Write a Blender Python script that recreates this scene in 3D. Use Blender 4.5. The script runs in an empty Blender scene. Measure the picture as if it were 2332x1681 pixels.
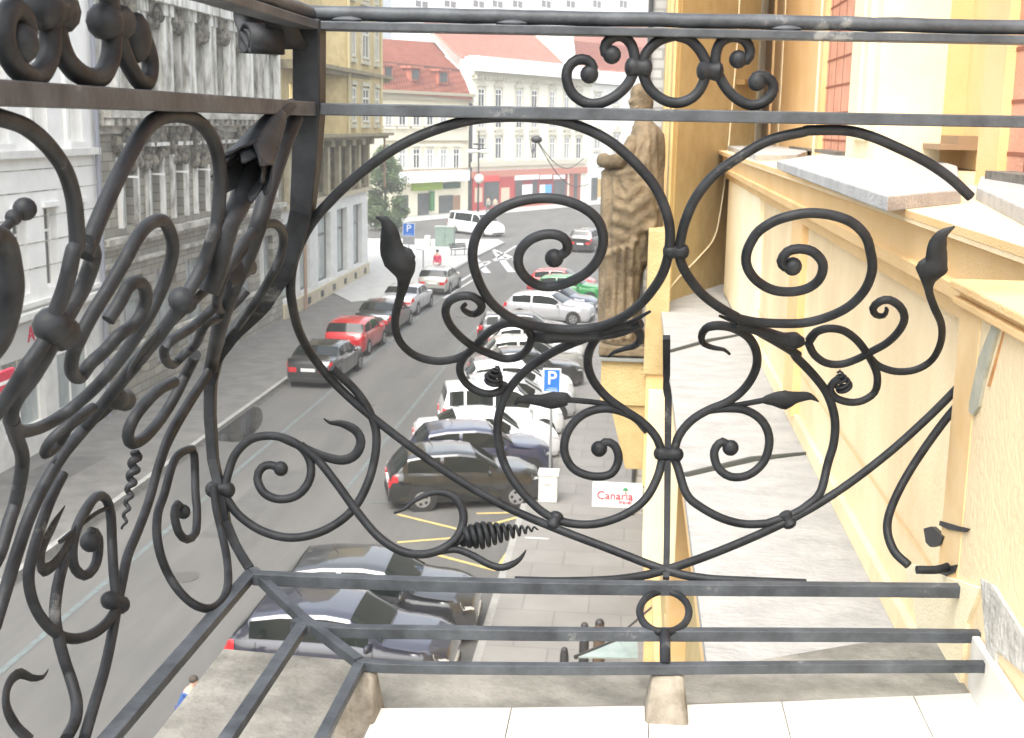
import bpy, bmesh, math, random
from mathutils import Vector, Matrix
random.seed(7)
S = bpy.context.scene
C = S.collection

# ------------------------------------------------------------------ camera model
FP, CX, CY, CZ = 2880.0, 1166.0, 840.5, 9.5          # focal length in photo pixels, centre, eye height
def _cam():
    v = Vector((1455-CX, 286-CY, FP)).normalized()
    h = Vector((1, .018, 0)); d = v.cross(h)
    if d.y < 0: d = -d
    d.normalize(); x = d.cross(v)
    if x.x < 0: x = -x
    return x, v, d
RX, RY, RD = _cam()
def ray(x, y):
    c = Vector((x-CX, y-CY, FP))
    return Vector((c.dot(RX), c.dot(RY), -c.dot(RD)))
EYE = Vector((0, 0, CZ))
def on_x(x, y, X0): r = ray(x, y); return EYE + r*(X0/r.x)
def on_y(x, y, Y0): r = ray(x, y); return EYE + r*(Y0/r.y)
def on_z(x, y, z=0.0): r = ray(x, y); return EYE + r*((z-CZ)/r.z)
cam_d = bpy.data.cameras.new('camera'); cam = bpy.data.objects.new('camera', cam_d); C.objects.link(cam)
def col(i): return Vector((RX[i], RY[i], -RD[i]))
m = Matrix.Identity(4)
for k, vec in enumerate((col(0), -col(1), -col(2))):
    for j in range(3): m[j][k] = vec[j]
m.translation = EYE
cam.matrix_world = m
cam_d.sensor_width = 36; cam_d.lens = FP/2332*36; cam_d.sensor_fit = 'HORIZONTAL'
cam_d.clip_start = .05; cam_d.clip_end = 1500
cam_d.dof.use_dof = True; cam_d.dof.focus_distance = 1.75; cam_d.dof.aperture_fstop = (FP/2332*.036)/.0018
S.camera = cam

# ------------------------------------------------------------------ light
SUN_EL, SUN_AZ = math.radians(56), math.radians(-166)     # azimuth from +Y towards +X
w = bpy.data.worlds.new('World'); S.world = w; w.use_nodes = True
nt = w.node_tree; bg = nt.nodes['Background']
sky = nt.nodes.new('ShaderNodeTexSky'); sky.sky_type = 'NISHITA'; sky.sun_disc = False
sky.sun_elevation = SUN_EL; sky.sun_rotation = SUN_AZ
sky.air_density = 1.6; sky.dust_density = 5.5; sky.ozone_density = .6
hs_ = nt.nodes.new('ShaderNodeHueSaturation'); hs_.inputs['Saturation'].default_value = .4      # overcast: a nearly colourless sky
nt.links.new(sky.outputs[0], hs_.inputs['Color']); nt.links.new(hs_.outputs[0], bg.inputs[0]); bg.inputs[1].default_value = .15
sl = bpy.data.lights.new('sun', 'SUN'); so = bpy.data.objects.new('sun', sl); C.objects.link(so)
sl.energy = .9; sl.angle = math.radians(50); sl.color = (1, .97, .93)
sd = Vector((math.sin(SUN_AZ)*math.cos(SUN_EL), math.cos(SUN_AZ)*math.cos(SUN_EL), math.sin(SUN_EL)))
so.rotation_euler = sd.to_track_quat('Z', 'Y').to_euler()
S.view_settings.view_transform = 'Standard'; S.view_settings.look = 'None'
S.view_settings.exposure = 1.56; S.view_settings.gamma = 1
S.render.engine = 'CYCLES'
S.cycles.max_bounces = 5

# ------------------------------------------------------------------ materials
MATS = {}
def mat(name, c, rough=.7, metal=0, c2=None, scale=8, bump=0, bscale=None, bd=.01, spec=.5, coat=0, contrast=(.35, .65), stretch=None, alpha=None):
    if name in MATS: return MATS[name]
    M = bpy.data.materials.new(name); M.use_nodes = True; t = M.node_tree; b = t.nodes['Principled BSDF']
    b.inputs['Base Color'].default_value = (*c, 1); b.inputs['Roughness'].default_value = rough
    b.inputs['Metallic'].default_value = metal; b.inputs['Specular IOR Level'].default_value = spec
    b.inputs['Coat Weight'].default_value = coat; b.inputs['Coat Roughness'].default_value = .04
    tc = t.nodes.new('ShaderNodeTexCoord'); src = tc.outputs['Object']
    if stretch:
        mp = t.nodes.new('ShaderNodeMapping'); mp.inputs['Scale'].default_value = stretch
        t.links.new(src, mp.inputs[0]); src = mp.outputs[0]
    if c2:
        n = t.nodes.new('ShaderNodeTexNoise'); n.inputs['Scale'].default_value = scale
        n.inputs['Detail'].default_value = 6; n.inputs['Roughness'].default_value = .65
        t.links.new(src, n.inputs['Vector'])
        r = t.nodes.new('ShaderNodeValToRGB')
        r.color_ramp.elements[0].position = contrast[0]; r.color_ramp.elements[0].color = (*c, 1)
        r.color_ramp.elements[1].position = contrast[1]; r.color_ramp.elements[1].color = (*c2, 1)
        t.links.new(n.outputs['Fac'], r.inputs[0]); t.links.new(r.outputs[0], b.inputs['Base Color'])
    if bump:
        n2 = t.nodes.new('ShaderNodeTexNoise'); n2.inputs['Scale'].default_value = bscale or scale*4
        n2.inputs['Detail'].default_value = 4
        t.links.new(src, n2.inputs['Vector'])
        bp = t.nodes.new('ShaderNodeBump'); bp.inputs['Strength'].default_value = bump; bp.inputs['Distance'].default_value = bd
        t.links.new(n2.outputs['Fac'], bp.inputs['Height']); t.links.new(bp.outputs[0], b.inputs['Normal'])
    MATS[name] = M
    return M
IRON = mat('painted_iron', (.010, .0115, .0135), .52, 0, (.027, .030, .034), 26, .8, 160, spec=.24, bd=.0006)
def chips(M, c, sc, lo, hi):                                   # worn patches where paint has gone
    t = M.node_tree; b = t.nodes['Principled BSDF']; src = b.inputs['Base Color'].links[0].from_socket
    n = t.nodes.new('ShaderNodeTexNoise'); n.inputs['Scale'].default_value = sc; n.inputs['Detail'].default_value = 8; n.inputs['Roughness'].default_value = .7
    tc = t.nodes.new('ShaderNodeTexCoord'); t.links.new(tc.outputs['Object'], n.inputs[0])
    r = t.nodes.new('ShaderNodeValToRGB'); r.color_ramp.elements[0].position = lo; r.color_ramp.elements[1].position = hi; t.links.new(n.outputs['Fac'], r.inputs[0])
    mx = t.nodes.new('ShaderNodeMix'); mx.data_type = 'RGBA'; t.links.new(r.outputs[0], mx.inputs[0]); t.links.new(src, mx.inputs[6]); mx.inputs[7].default_value = (*c, 1)
    t.links.new(mx.outputs[2], b.inputs['Base Color'])
RAILM = mat('painted_rail', (.030, .035, .041), .5, 0, (.075, .085, .096), 18, .8, 140, spec=.4, bd=.0008)
chips(IRON, (.12, .122, .12), 7, .64, .70); chips(RAILM, (.18, .185, .18), 9, .64, .69)
ASPH = mat('asphalt', (.076, .076, .072), .88, 0, (.118, .116, .109), .55, .3, 60, stretch=(1.6, .25, 1), contrast=(.3, .7))
ASPH2 = mat('asphalt_walk', (.10, .098, .092), .9, 0, (.15, .147, .138), 1.5, .3, 60)
KERB = mat('kerb_stone', (.22, .22, .21), .8, 0, (.3, .3, .28), 3)
PLAZA = mat('plaza_paving', (.34, .34, .33), .8, 0, (.42, .42, .4), 2)
CONC = mat('weathered_concrete', (.11, .11, .095), .9, 0, (.31, .30, .265), 7, .5, 60)
STAIN = mat('stained_concrete', (.10, .085, .06), .9, 0, (.3, .27, .22), 14, .6, 60)
CREAM = mat('cream_plaster', (.66, .49, .28), .85, 0, (.79, .64, .41), 2.6, .3, 150, contrast=(.28, .62), stretch=(1, 1, .6))
ORANGE = mat('orange_plaster', (.70, .46, .20), .85, 0, (.76, .53, .27), 3, .35, 200)
OCHRE = mat('ochre_plaster', (.44, .33, .15), .9, 0, (.52, .41, .21), 6, .9, 90)
PALEY = mat('pale_yellow_plaster', (.84, .72, .47), .85, 0, (.86, .77, .55), 4, .3, 200)
WHITEP = mat('white_paint', (.82, .81, .77), .6, 0, (.87, .86, .82), 5)
LEDGE = mat('ledge_sheet', (.25, .25, .242), .8, 0, (.38, .378, .366), 10, .8, 50, stretch=(.7, 1, 1), contrast=(.25, .75))
SEAM = mat('seam_dark', (.05, .055, .05), .8)  # even dark tone of the ledge seams
SLAB = mat('stone_slab', (.33, .33, .325), .85, 0, (.44, .44, .43), 8, .5, 120)
TILE = mat('glazed_tile', (.58, .56, .51), .4, 0, (.70, .68, .63), 6)
GROUT = mat('tile_grout', (.2, .18, .16), .9)
STONE = mat('statue_sandstone', (.095, .072, .042), .95, 0, (.215, .165, .102), 6, .8, 45, contrast=(.38, .62))
GLASS = mat('window_glass', (.05, .06, .065), .08, 0, (.09, .1, .1), .8, spec=.8)
CURT = mat('curtained_glass', (.30, .32, .32), .2, 0, (.45, .46, .45), 3, spec=.8)
PALEGL = mat('pale_shop_glass', (.24, .28, .28), .12, 0, (.46, .50, .48), .9, spec=.8, stretch=(1, 1, .5))
GREYP = mat('grey_white_render', (.56, .56, .54), .85, 0, (.68, .68, .65), 2)
WHITEW = mat('white_render', (.74, .74, .72), .85, 0, (.82, .82, .80), 1.5)
SOOT = mat('sooty_stone', (.10, .10, .085), .95, 0, (.50, .49, .43), 1.1, .8, 9, contrast=(.36, .60))
DIRTY = mat('dirty_grey_stone', (.14, .135, .115), .95, 0, (.60, .59, .54), 1.8, .6, 9, contrast=(.38, .60), stretch=(1, 1, .3))
DIRTYD = mat('dark_carved_stone', (.06, .058, .048), .95, 0, (.27, .25, .2), 3, .9, 14, contrast=(.40, .62))
YEL = mat('yellow_bay_render', (.44, .34, .16), .9, 0, (.58, .47, .24), 1.5, .3, 10)
YELD = mat('shaded_bay_stone', (.10, .085, .05), .9, 0, (.22, .19, .12), 2, .5, 9)  # arcade wall: the shade beneath the projecting bay is put into this colour
PLINTH = mat('plinth_render', (.42, .37, .26), .9, 0, (.52, .46, .34), 2)
DARKM = mat('dark_metal', (.03, .03, .032), .5)
GREYM = mat('grey_metal', (.30, .31, .32), .45, .4)
FARW = mat('far_cream_render', (.78, .72, .55), .9, 0, (.83, .78, .62), .5)
FARW2 = mat('far_pale_render', (.80, .78, .64), .9, 0, (.85, .83, .72), .5)
FARWH = mat('far_white_render', (.86, .86, .82), .9, 0, (.88, .88, .85), .3)
FARTRIM = mat('far_trim', (.58, .55, .45), .9)
FARLINE = mat('far_dark_trim', (.33, .27, .2), .9)  # dark brown for the string courses of the mansard house
REDSH = mat('shop_red', (.42, .05, .045), .5)
GREENS = mat('shop_green', (.25, .38, .02), .5)
BLUES = mat('sign_blue', (.01, .13, .52), .4)
WH = mat('sign_white', (.85, .85, .84), .5)
REDL = mat('sign_red', (.6, .02, .06), .5)
YLINE = mat('yellow_road_paint', (.55, .42, .14), .8, 0, (.35, .28, .13), 6)
BLINE = mat('pale_blue_road_paint', (.125, .16, .162), .8, 0, (.09, .096, .092), 5)
WLINE = mat('white_road_paint', (.55, .55, .54), .8, 0, (.3, .3, .3), 3)
SKINM = mat('skin', (.5, .3, .22), .6)
def tile_mat(name, c, c2, mortar, sx, sy, off=.5, msize=.02, bump=.3, rot=None, yz=False, rough=.85, noise=True):
    M = bpy.data.materials.new(name); M.use_nodes = True; t = M.node_tree; b = t.nodes['Principled BSDF']
    b.inputs['Roughness'].default_value = rough
    tc = t.nodes.new('ShaderNodeTexCoord'); mp = t.nodes.new('ShaderNodeMapping')
    if rot: mp.inputs['Rotation'].default_value = rot
    if yz:
        sp = t.nodes.new('ShaderNodeSeparateXYZ'); cb = t.nodes.new('ShaderNodeCombineXYZ'); t.links.new(tc.outputs['Object'], sp.inputs[0])
        t.links.new(sp.outputs[1], cb.inputs[0]); t.links.new(sp.outputs[2], cb.inputs[1]); t.links.new(cb.outputs[0], mp.inputs[0])
    else: t.links.new(tc.outputs['Object'], mp.inputs[0])
    br = t.nodes.new('ShaderNodeTexBrick'); br.inputs['Scale'].default_value = 1
    br.inputs['Brick Width'].default_value = sx; br.inputs['Row Height'].default_value = sy
    br.inputs['Mortar Size'].default_value = msize; br.offset = off
    br.inputs['Color1'].default_value = (*c, 1); br.inputs['Color2'].default_value = (*c2, 1); br.inputs['Mortar'].default_value = (*mortar, 1)
    t.links.new(mp.outputs[0], br.inputs[0])
    n = t.nodes.new('ShaderNodeTexNoise'); n.inputs['Scale'].default_value = 1.3; n.inputs['Detail'].default_value = 8
    t.links.new(tc.outputs['Object'], n.inputs[0])
    mx = t.nodes.new('ShaderNodeMix'); mx.data_type = 'RGBA'; mx.blend_type = 'MULTIPLY'; mx.inputs[0].default_value = .35
    rr = t.nodes.new('ShaderNodeValToRGB'); rr.color_ramp.elements[0].position = .3; rr.color_ramp.elements[0].color = (.55, .55, .53, 1)
    rr.color_ramp.elements[1].position = .7
    t.links.new(n.outputs['Fac'], rr.inputs[0])
    t.links.new(br.outputs['Color'], mx.inputs[6]); t.links.new(rr.outputs[0], mx.inputs[7]); t.links.new(mx.outputs[2], b.inputs['Base Color'])
    if bump:
        bp = t.nodes.new('ShaderNodeBump'); bp.inputs['Strength'].default_value = bump; bp.inputs['Distance'].default_value = .02; bp.invert = True
        t.links.new(br.outputs['Fac'], bp.inputs['Height']); t.links.new(bp.outputs[0], b.inputs['Normal'])
    MATS[name] = M; return M
PAVE = tile_mat('pavement_slabs', (.20, .195, .185), (.225, .22, .208), (.175, .17, .162), 1.3, .9, .5, .02, .2)
H = math.pi/2
ROOF = tile_mat('red_roof_tiles', (.44, .14, .085), (.50, .19, .125), (.30, .08, .05), .35, .45, .5, .05, .3)
ROOF2 = tile_mat('pale_red_roof_tiles', (.62, .27, .2), (.68, .33, .25), (.5, .2, .15), .35, .45, .5, .05, .3)
RUST = tile_mat('rusticated_stone', (.25, .24, .195), (.36, .345, .29), (.17, .16, .13), .8, .30, .5, .022, .6, yz=True)
RUSTW = tile_mat('rusticated_pale', (.60, .60, .57), (.66, .66, .63), (.40, .40, .38), 6, .62, .5, .035, .4, yz=True)

# ------------------------------------------------------------------ mesh helpers
class MB:
    def __init__(s): s.v = []; s.f = []; s.sm = False
    def add(s, vs, fs):
        o = len(s.v); s.v += [tuple(p) for p in vs]; s.f += [tuple(i+o for i in f) for f in fs]; return s
    def quad(s, *p): return s.add(p, [tuple(range(len(p)))])
    def box(s, x0, x1, y0, y1, z0, z1):
        return s.hexa([(x0, y0, z0), (x1, y0, z0), (x1, y1, z0), (x0, y1, z0)], [(x0, y0, z1), (x1, y0, z1), (x1, y1, z1), (x0, y1, z1)])
    def hexa(s, b, t):
        n = len(b)
        fs = [tuple(reversed(range(n))), tuple(range(n, 2*n))] + [(i, (i+1) % n, (i+1) % n+n, i+n) for i in range(n)]
        return s.add(list(b)+list(t), fs)
    def prism(s, pts, z0, z1): return s.hexa([(p[0], p[1], z0) for p in pts], [(p[0], p[1], z1) for p in pts])
    def cyl(s, a, b, r0, r1=None, n=12):
        return s.sweep([Vector(a), Vector(b)], [r0, r0 if r1 is None else r1], n)
    def sweep(s, pts, rad, n=10, hint=None, flat=1.0, rot=0.0, caps=True):
        pts = [Vector(p) for p in pts]
        if not hasattr(rad, '__len__'): rad = [rad]*len(pts)
        N = len(pts); T = []
        for i in range(N):
            t = pts[min(i+1, N-1)] - pts[max(i-1, 0)]
            T.append(t.normalized() if t.length > 1e-9 else Vector((0, 0, 1)))
        h0 = Vector(hint) if hint else (Vector((0, 0, 1)) if abs(T[0].z) < .9 else Vector((1, 0, 0)))
        nrm = (h0 - T[0]*h0.dot(T[0])).normalized(); vs = []
        for i in range(N):
            if hint: h = Vector(hint); q = h - T[i]*h.dot(T[i]); nrm = q.normalized() if q.length > .05 else nrm
            else: q = nrm - T[i]*nrm.dot(T[i]); nrm = q.normalized() if q.length > 1e-6 else nrm
            bn = T[i].cross(nrm)
            for k in range(n):
                a = 2*math.pi*k/n + rot
                vs.append(pts[i] + (bn*math.cos(a) + nrm*(math.sin(a)*flat))*rad[i])
        fs = [(i*n+k, i*n+(k+1) % n, (i+1)*n+(k+1) % n, (i+1)*n+k) for i in range(N-1) for k in range(n)]
        if caps: fs += [tuple(reversed(range(n))), tuple(range((N-1)*n, N*n))]
        return s.add(vs, fs)
    def ball(s, c, r, n=10, sc=(1, 1, 1)):
        c = Vector(c); vs = []; m_ = n//2+1
        for i in range(m_+1):
            th = math.pi*i/m_
            for k in range(n):
                a = 2*math.pi*k/n
                vs.append(c + Vector((r*sc[0]*math.sin(th)*math.cos(a), r*sc[1]*math.sin(th)*math.sin(a), r*sc[2]*math.cos(th))))
        fs = [(i*n+k, i*n+(k+1) % n, (i+1)*n+(k+1) % n, (i+1)*n+k) for i in range(m_) for k in range(n)]
        return s.add(vs, fs)
    def build(s, name, m_, parent=None, smooth=False, bevel=0):
        me = bpy.data.meshes.new(name); me.from_pydata(s.v, [], s.f); me.validate(); me.update()
        bm = bmesh.new(); bm.from_mesh(me); bmesh.ops.recalc_face_normals(bm, faces=bm.faces)
        if s.sm: bmesh.ops.remove_doubles(bm, verts=bm.verts, dist=1e-5)
        bm.to_mesh(me); bm.free()
        if smooth:
            me.polygons.foreach_set('use_smooth', [True]*len(me.polygons))
            try: me.set_sharp_from_angle(angle=math.radians(50))
            except Exception: pass
        me.materials.append(m_)
        o = bpy.data.objects.new(name, me); C.objects.link(o)
        if parent:
            o.parent = parent; o.matrix_parent_inverse = Matrix.Identity(4)
            if any(parent.location) or any(parent.rotation_euler):
                bpy.context.view_layer.update(); o.matrix_parent_inverse = parent.matrix_world.inverted()
        if bevel:
            bv = o.modifiers.new('bevel', 'BEVEL'); bv.width = bevel; bv.segments = 2; bv.limit_method = 'ANGLE'
        return o
def split_build(mb, name, m_, parent, **k):                      # one object per connected piece
    par = list(range(len(mb.v)))
    def fd(i):
        while par[i] != i: par[i] = par[par[i]]; i = par[i]
        return i
    for f in mb.f:
        for a in f[1:]: par[fd(a)] = fd(f[0])
    grp = {}
    for f in mb.f: grp.setdefault(fd(f[0]), []).append(f)
    for fs in grp.values():
        ids = sorted({i for f in fs for i in f}); mp = {j: i for i, j in enumerate(ids)}; q = MB()
        q.v = [mb.v[i] for i in ids]; q.f = [tuple(mp[i] for i in f) for f in fs]; q.build(name, m_, parent, **k)
def tag(o, label=None, cat=None, group=None, kind=None):
    if label: o['label'] = label
    if cat: o['category'] = cat
    if group: o['group'] = group
    if kind: o['kind'] = kind
    return o
def thing(name, label, cat, loc=(0, 0, 0), rz=0, group=None):
    o = bpy.data.objects.new(name, None); C.objects.link(o); o.empty_display_size = .2
    o.location = loc; o.rotation_euler = (0, 0, rz)
    return tag(o, label, cat, group)
def loc_build(mb, name, m_, parent, **k):                       # geometry given in the parent's own space
    o = mb.build(name, m_, None, **k); o.parent = parent; return o
def struct(name, mb, m_, **k): return tag(mb.build(name, m_, **k), kind='structure')
def copy_tree(o, parent=None):
    c = o.copy(); C.objects.link(c)
    if parent: c.parent = parent
    for ch in [q for q in ALLCH.get(o.name, [])]: copy_tree(ch, c)
    return c
ALLCH = {}
class Plane:
    """a facade: point o on the ground, direction u along it, n outwards"""
    def __init__(s, o, u, n): s.o = Vector(o); s.u = Vector(u).normalized(); s.n = Vector(n).normalized()
    def p(s, u, z, n=0): q = s.o + s.u*u + s.n*n; return Vector((q.x, q.y, z))
    def box(s, mb, u0, u1, z0, z1, n0, n1):
        mb.hexa([s.p(u0, z0, n0), s.p(u1, z0, n0), s.p(u1, z0, n1), s.p(u0, z0, n1)], [s.p(u0, z1, n0), s.p(u1, z1, n0), s.p(u1, z1, n1), s.p(u0, z1, n1)])
    def px(s, x, y, n=0):
        r = ray(x, y); o = s.o + s.n*n; t = (o-EYE).dot(s.n)/r.dot(s.n); q = EYE + r*t
        return (q-s.o).dot(s.u), q.z
    def wall(s, mb, u0, u1, z0, z1, holes=(), depth=.22, n=0):
        us = sorted({u0, u1, *[h[0] for h in holes], *[h[1] for h in holes]}); zs = sorted({z0, z1, *[h[2] for h in holes], *[h[3] for h in holes]})
        us = [a for a in us if u0 <= a <= u1]; zs = [a for a in zs if z0 <= a <= z1]
        for i in range(len(us)-1):
            for j in range(len(zs)-1):
                cu, cz = (us[i]+us[i+1])/2, (zs[j]+zs[j+1])/2
                if any(h[0] < cu < h[1] and h[2] < cz < h[3] for h in holes): continue
                mb.quad(s.p(us[i], zs[j], n), s.p(us[i+1], zs[j], n), s.p(us[i+1], zs[j+1], n), s.p(us[i], zs[j+1], n))
        for a, b, c, d in holes:
            mb.quad(s.p(a, c, n), s.p(a, d, n), s.p(a, d, n-depth), s.p(a, c, n-depth)); mb.quad(s.p(b, c, n), s.p(b, d, n), s.p(b, d, n-depth), s.p(b, c, n-depth))
            mb.quad(s.p(a, c, n), s.p(b, c, n), s.p(b, c, n-depth), s.p(a, c, n-depth)); mb.quad(s.p(a, d, n), s.p(b, d, n), s.p(b, d, n-depth), s.p(a, d, n-depth))
    def window(s, par, a, b, c, d, frame=WHITEP, glass=GLASS, depth=.16, n=0, transom=.7, fw=.07, mull=1):
        f = MB(); e = n-depth
        s.box(f, a, a+fw, c, d, e-.05, e+.03); s.box(f, b-fw, b, c, d, e-.05, e+.03)
        s.box(f, a+fw, b-fw, c, c+fw, e-.05, e+.025); s.box(f, a+fw, b-fw, d-fw, d, e-.05, e+.025)
        if transom: zt = c+(d-c)*transom; s.box(f, a+fw, b-fw, zt-fw/2, zt+fw/2, e-.05, e+.02)
        for k in range(mull):
            um = a+(b-a)*(k+1)/(mull+1); s.box(f, um-fw*.4, um+fw*.4, c+fw, d-fw, e-.045, e+.015)
        w_ = f.build('window', frame, par)
        g = MB(); g.quad(s.p(a, c, e-.02), s.p(b, c, e-.02), s.p(b, d, e-.02), s.p(a, d, e-.02)); g.build('pane', glass, w_)
        return w_
def spline(pts, step=6, per=None):
    P = [Vector(p) for p in pts]; P = [P[0]*2-P[1]] + P + [P[-1]*2-P[-2]]; out = []
    for i in range(1, len(P)-2):
        L = (P[i+1]-P[i]).length; k = per or max(2, int(L/step))
        for j in range(k):
            t = j/k; a, b, c, d = P[i-1], P[i], P[i+1], P[i+2]
            out.append(.5*((2*b)+(c-a)*t+(2*a-5*b+4*c-d)*t*t+(3*b-a-3*c+d)*t**3))
    out.append(P[-2]); return out
def text_mesh(name, s, size, m_, parent, origin, udir, zdir=(0, 0, 1), depth=.01, align='CENTER'):
    cu = bpy.data.curves.new(name, 'FONT'); cu.body = s; cu.size = size; cu.extrude = depth; cu.align_x = align; cu.align_y = 'CENTER'
    t = bpy.data.objects.new(name, cu); C.objects.link(t); bpy.context.view_layer.update()
    me = bpy.data.meshes.new_from_object(t.evaluated_get(bpy.context.evaluated_depsgraph_get()))
    bpy.data.objects.remove(t); bpy.data.curves.remove(cu)
    u = Vector(udir).normalized(); z = Vector(zdir).normalized(); nn = u.cross(z)
    M = Matrix.Identity(4)
    for k, vec in enumerate((u, z, nn)):
        for j in range(3): M[j][k] = vec[j]
    M.translation = Vector(origin); me.transform(M)
    me.materials.clear(); me.materials.append(m_)
    o = bpy.data.objects.new(name, me); C.objects.link(o)
    if parent:
        o.parent = parent
        bpy.context.view_layer.update(); o.matrix_parent_inverse = parent.matrix_world.inverted()
    return o
exec_parts = []
#==PART:ground
# ------------------------------------------------------------------ the ground
g = MB(); g.box(-400, 400, -60, 700, -.5, 0); struct('road', g, ASPH)
g = MB(); g.box(-16.55, -12.7, -5, 84, .002, .13); struct('pavement', g, ASPH2)
g = MB(); g.box(-12.7, -12.55, -5, 84, .002, .135); struct('kerb', g, KERB)
g = MB(); g.box(-2.45, .55, -5, 66, .002, .13); struct('pavement', g, PAVE)
g = MB(); g.box(-2.6, -2.45, -5, 66, .002, .135); struct('kerb', g, KERB)
pl = [on_z(x, y, .1) for x, y in ((700, 640), (832, 545), (1136, 547), (1145, 553), (1019, 620), (985, 652), (940, 676), (800, 690))]
g = MB(); g.prism([(p.x, p.y) for p in pl], .14, .16); struct('plaza', g, PLAZA)
g = MB()
kp = [on_z(x, y, .1) for x, y in ((1145, 553), (1090, 580), (1019, 620), (985, 652))]
g.sweep([Vector((p.x+.1, p.y, .08)) for p in kp], .12, 4, rot=math.pi/4); struct('kerb', g, KERB)
# far facade line
G0 = on_z(1096, 479, .1); FA = math.radians(26.6)
PF = Plane((G0.x, G0.y, 0), (math.sin(FA), math.cos(FA), 0), (math.cos(FA), -math.sin(FA), 0))
g = MB(); PF.box(g, -70, 60, .002, .14, 0, 4.2); struct('pavement', g, PLAZA)
g = MB(); PF.box(g, -70, 60, .002, .145, 4.2, 4.4); struct('kerb', g, KERB)
g = MB(); g.quad((-12.52, -5, .004), (-12.40, -5, .004), (-12.40, 84, .004), (-12.52, 84, .004)); struct('gutter', g, mat('gutter_dark', (.035, .034, .03), .9, 0, (.09, .088, .08), 2))  # thin dark strip along the left kerb
PUD = mat('puddle_water', (.02, .02, .02), .04, spec=.9)
q = [on_z(x, y, 0) for x, y in ((492, 1004), (500, 972), (540, 938), (588, 928), (598, 955), (580, 985), (545, 1006))]
g = MB(); g.quad(*[Vector((p.x, p.y, .005)) for p in spline(q+[q[0]], .2)[:-1]]); struct('puddle', g, PUD)
PT = mat('asphalt_patch', (.075, .075, .072), .9, 0, (.10, .10, .095), 2, .3, 60)
for x0, y0, x1, y1 in ((-9.8, 27, -8.9, 33), (-10.2, 37.5, -7.9, 39.2), (-8.6, 46, -8.0, 58), (-15.9, 30, -14.6, 33)):
    zz = .005 if x0 > -12.7 else .134
    g = MB(); g.quad((x0, y0, zz), (x1, y0+.15, zz), (x1+.1, y1, zz), (x0+.06, y1-.1, zz)); struct('asphalt_patch', g, PT)
for x0, y0 in ((-9.2, 24.5), (-8.9, 41.5), (-8.4, 62)):
    g = MB(); g.cyl((x0, y0, .001), (x0, y0, .012), .32, n=28); tag(g.build('manhole_cover', mat('cast_iron', (.06, .058, .055), .6, 0, (.09, .088, .08), 20)), {24.5: 'round cast iron manhole cover nearest in the road', 41.5: 'round manhole cover in the middle of the road', 62: 'farthest round manhole cover near the junction'}[y0], 'manhole cover', 'manhole covers in the road')
def strip(name, m_, a, b, w_, z=.006, kind='structure'):
    a = on_z(*a, 0); b = on_z(*b, 0); d = (b-a); n = Vector((-d.y, d.x, 0)).normalized()*w_/2; q = MB()
    q.quad(*[Vector((p.x, p.y, z)) for p in (a-n, a+n, b+n, b-n)]); return struct(name, q, m_)
g = MB(); g.quad((-10.78, 12, .006), (-10.64, 12, .006), (-10.4, 78, .006), (-10.54, 78, .006)); struct('road_marking', g, BLINE)
g = MB(); g.quad((-7.35, 31.5, .006), (-7.23, 31.5, .006), (-7.23, 60, .006), (-7.35, 60, .006)); struct('road_marking', g, BLINE)
for a, b in (((905, 1172), (1060, 1210)), ((1060, 1210), (1230, 1165)), ((905, 1236), (1080, 1222)), ((960, 1255), (1130, 1300)), ((1130, 1300), (1180, 1225)), ((1085, 1170), (1170, 1168))):
    strip('road_marking', YLINE, a, b, .11, .008)
strip('road_marking', BLINE, (790, 1148), (905, 1142), .1, .01)
strip('road_marking', WLINE, (1195, 1237), (1250, 1240), .12, .137)
for a, b, ww in (((1065, 570), (1110, 622), .5), ((1100, 560), (1175, 592), .5), ((1085, 600), (1190, 585), .4), ((1050, 640), (1175, 560), .18), ((1010, 680), (1090, 630), .15), ((1130, 575), (1165, 620), .5)):
    strip('road_marking', WLINE, a, b, ww, .012)
#==PART:own
# ------------------------------------------------------------------ own building on the right
own = thing('yellow_building', 'cream and ochre apartment building close on the right with stone slabs and brick strips', 'building', (.6, 4, 0))
# balcony floor, ledge
zl = 8.3
g = MB(); g.prism([(.2, 1.2), (.70, 1.2), (.70, 8.0), (.77, 10.1), (.19, 8.75)], zl-.03, zl)
g.build('ledge', LEDGE, own)
g = MB()
for a, b in (((1522, 802), (1700, 760)), ((1560, 1083), (1860, 1030)), ((1480, 1083), (1560, 1083))):
    if a[0] < 1500: continue
    p, q = on_z(*a, zl+.003), on_z(*b, zl+.003); g.sweep([p, (p*.5+q*.5)+Vector((0, .05, 0)), q], [.012, .014, .006], 6)
split_build(g, 'ledge_seam', SEAM, own)
g = MB()
prof = [(.20, zl-.03), (.20, zl-.09), (.27, zl-.12), (.27, zl-.2), (.38, zl-.35), (.38, zl-.5), (.47, zl-.6), (.50, zl-.75)]
for (x0, z0), (x1, z1) in zip(prof, prof[1:]): g.quad((x0, -2, z0), (x0, 9, z0), (x1, 9, z1), (x1, -2, z1))
g.build('cornice', ORANGE, own)
PO = Plane((.5, 0, 0), (0, 1, 0), (-1, 0, 0))
g = MB(); holes = [(12.5+k*3.4, 14.1+k*3.4, 3.9, 6.2) for k in range(5)]
PO.wall(g, -2, 30, 0.1, 7.62, holes, .25); g.build('wall', OCHRE, own)
g = MB(); PO.box(g, -2, 30, 3.25, 3.45, 0, .1); PO.box(g, 9.2, 9.7, .1, 7.6, 0, .14); PO.box(g, 18, 18.5, .1, 7.6, 0, .14); PO.box(g, -2, 30, .1, .8, 0, .06)
split_build(g, 'trim', ORANGE, own)
for h in holes: PO.window(own, *h, glass=GLASS)
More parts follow.
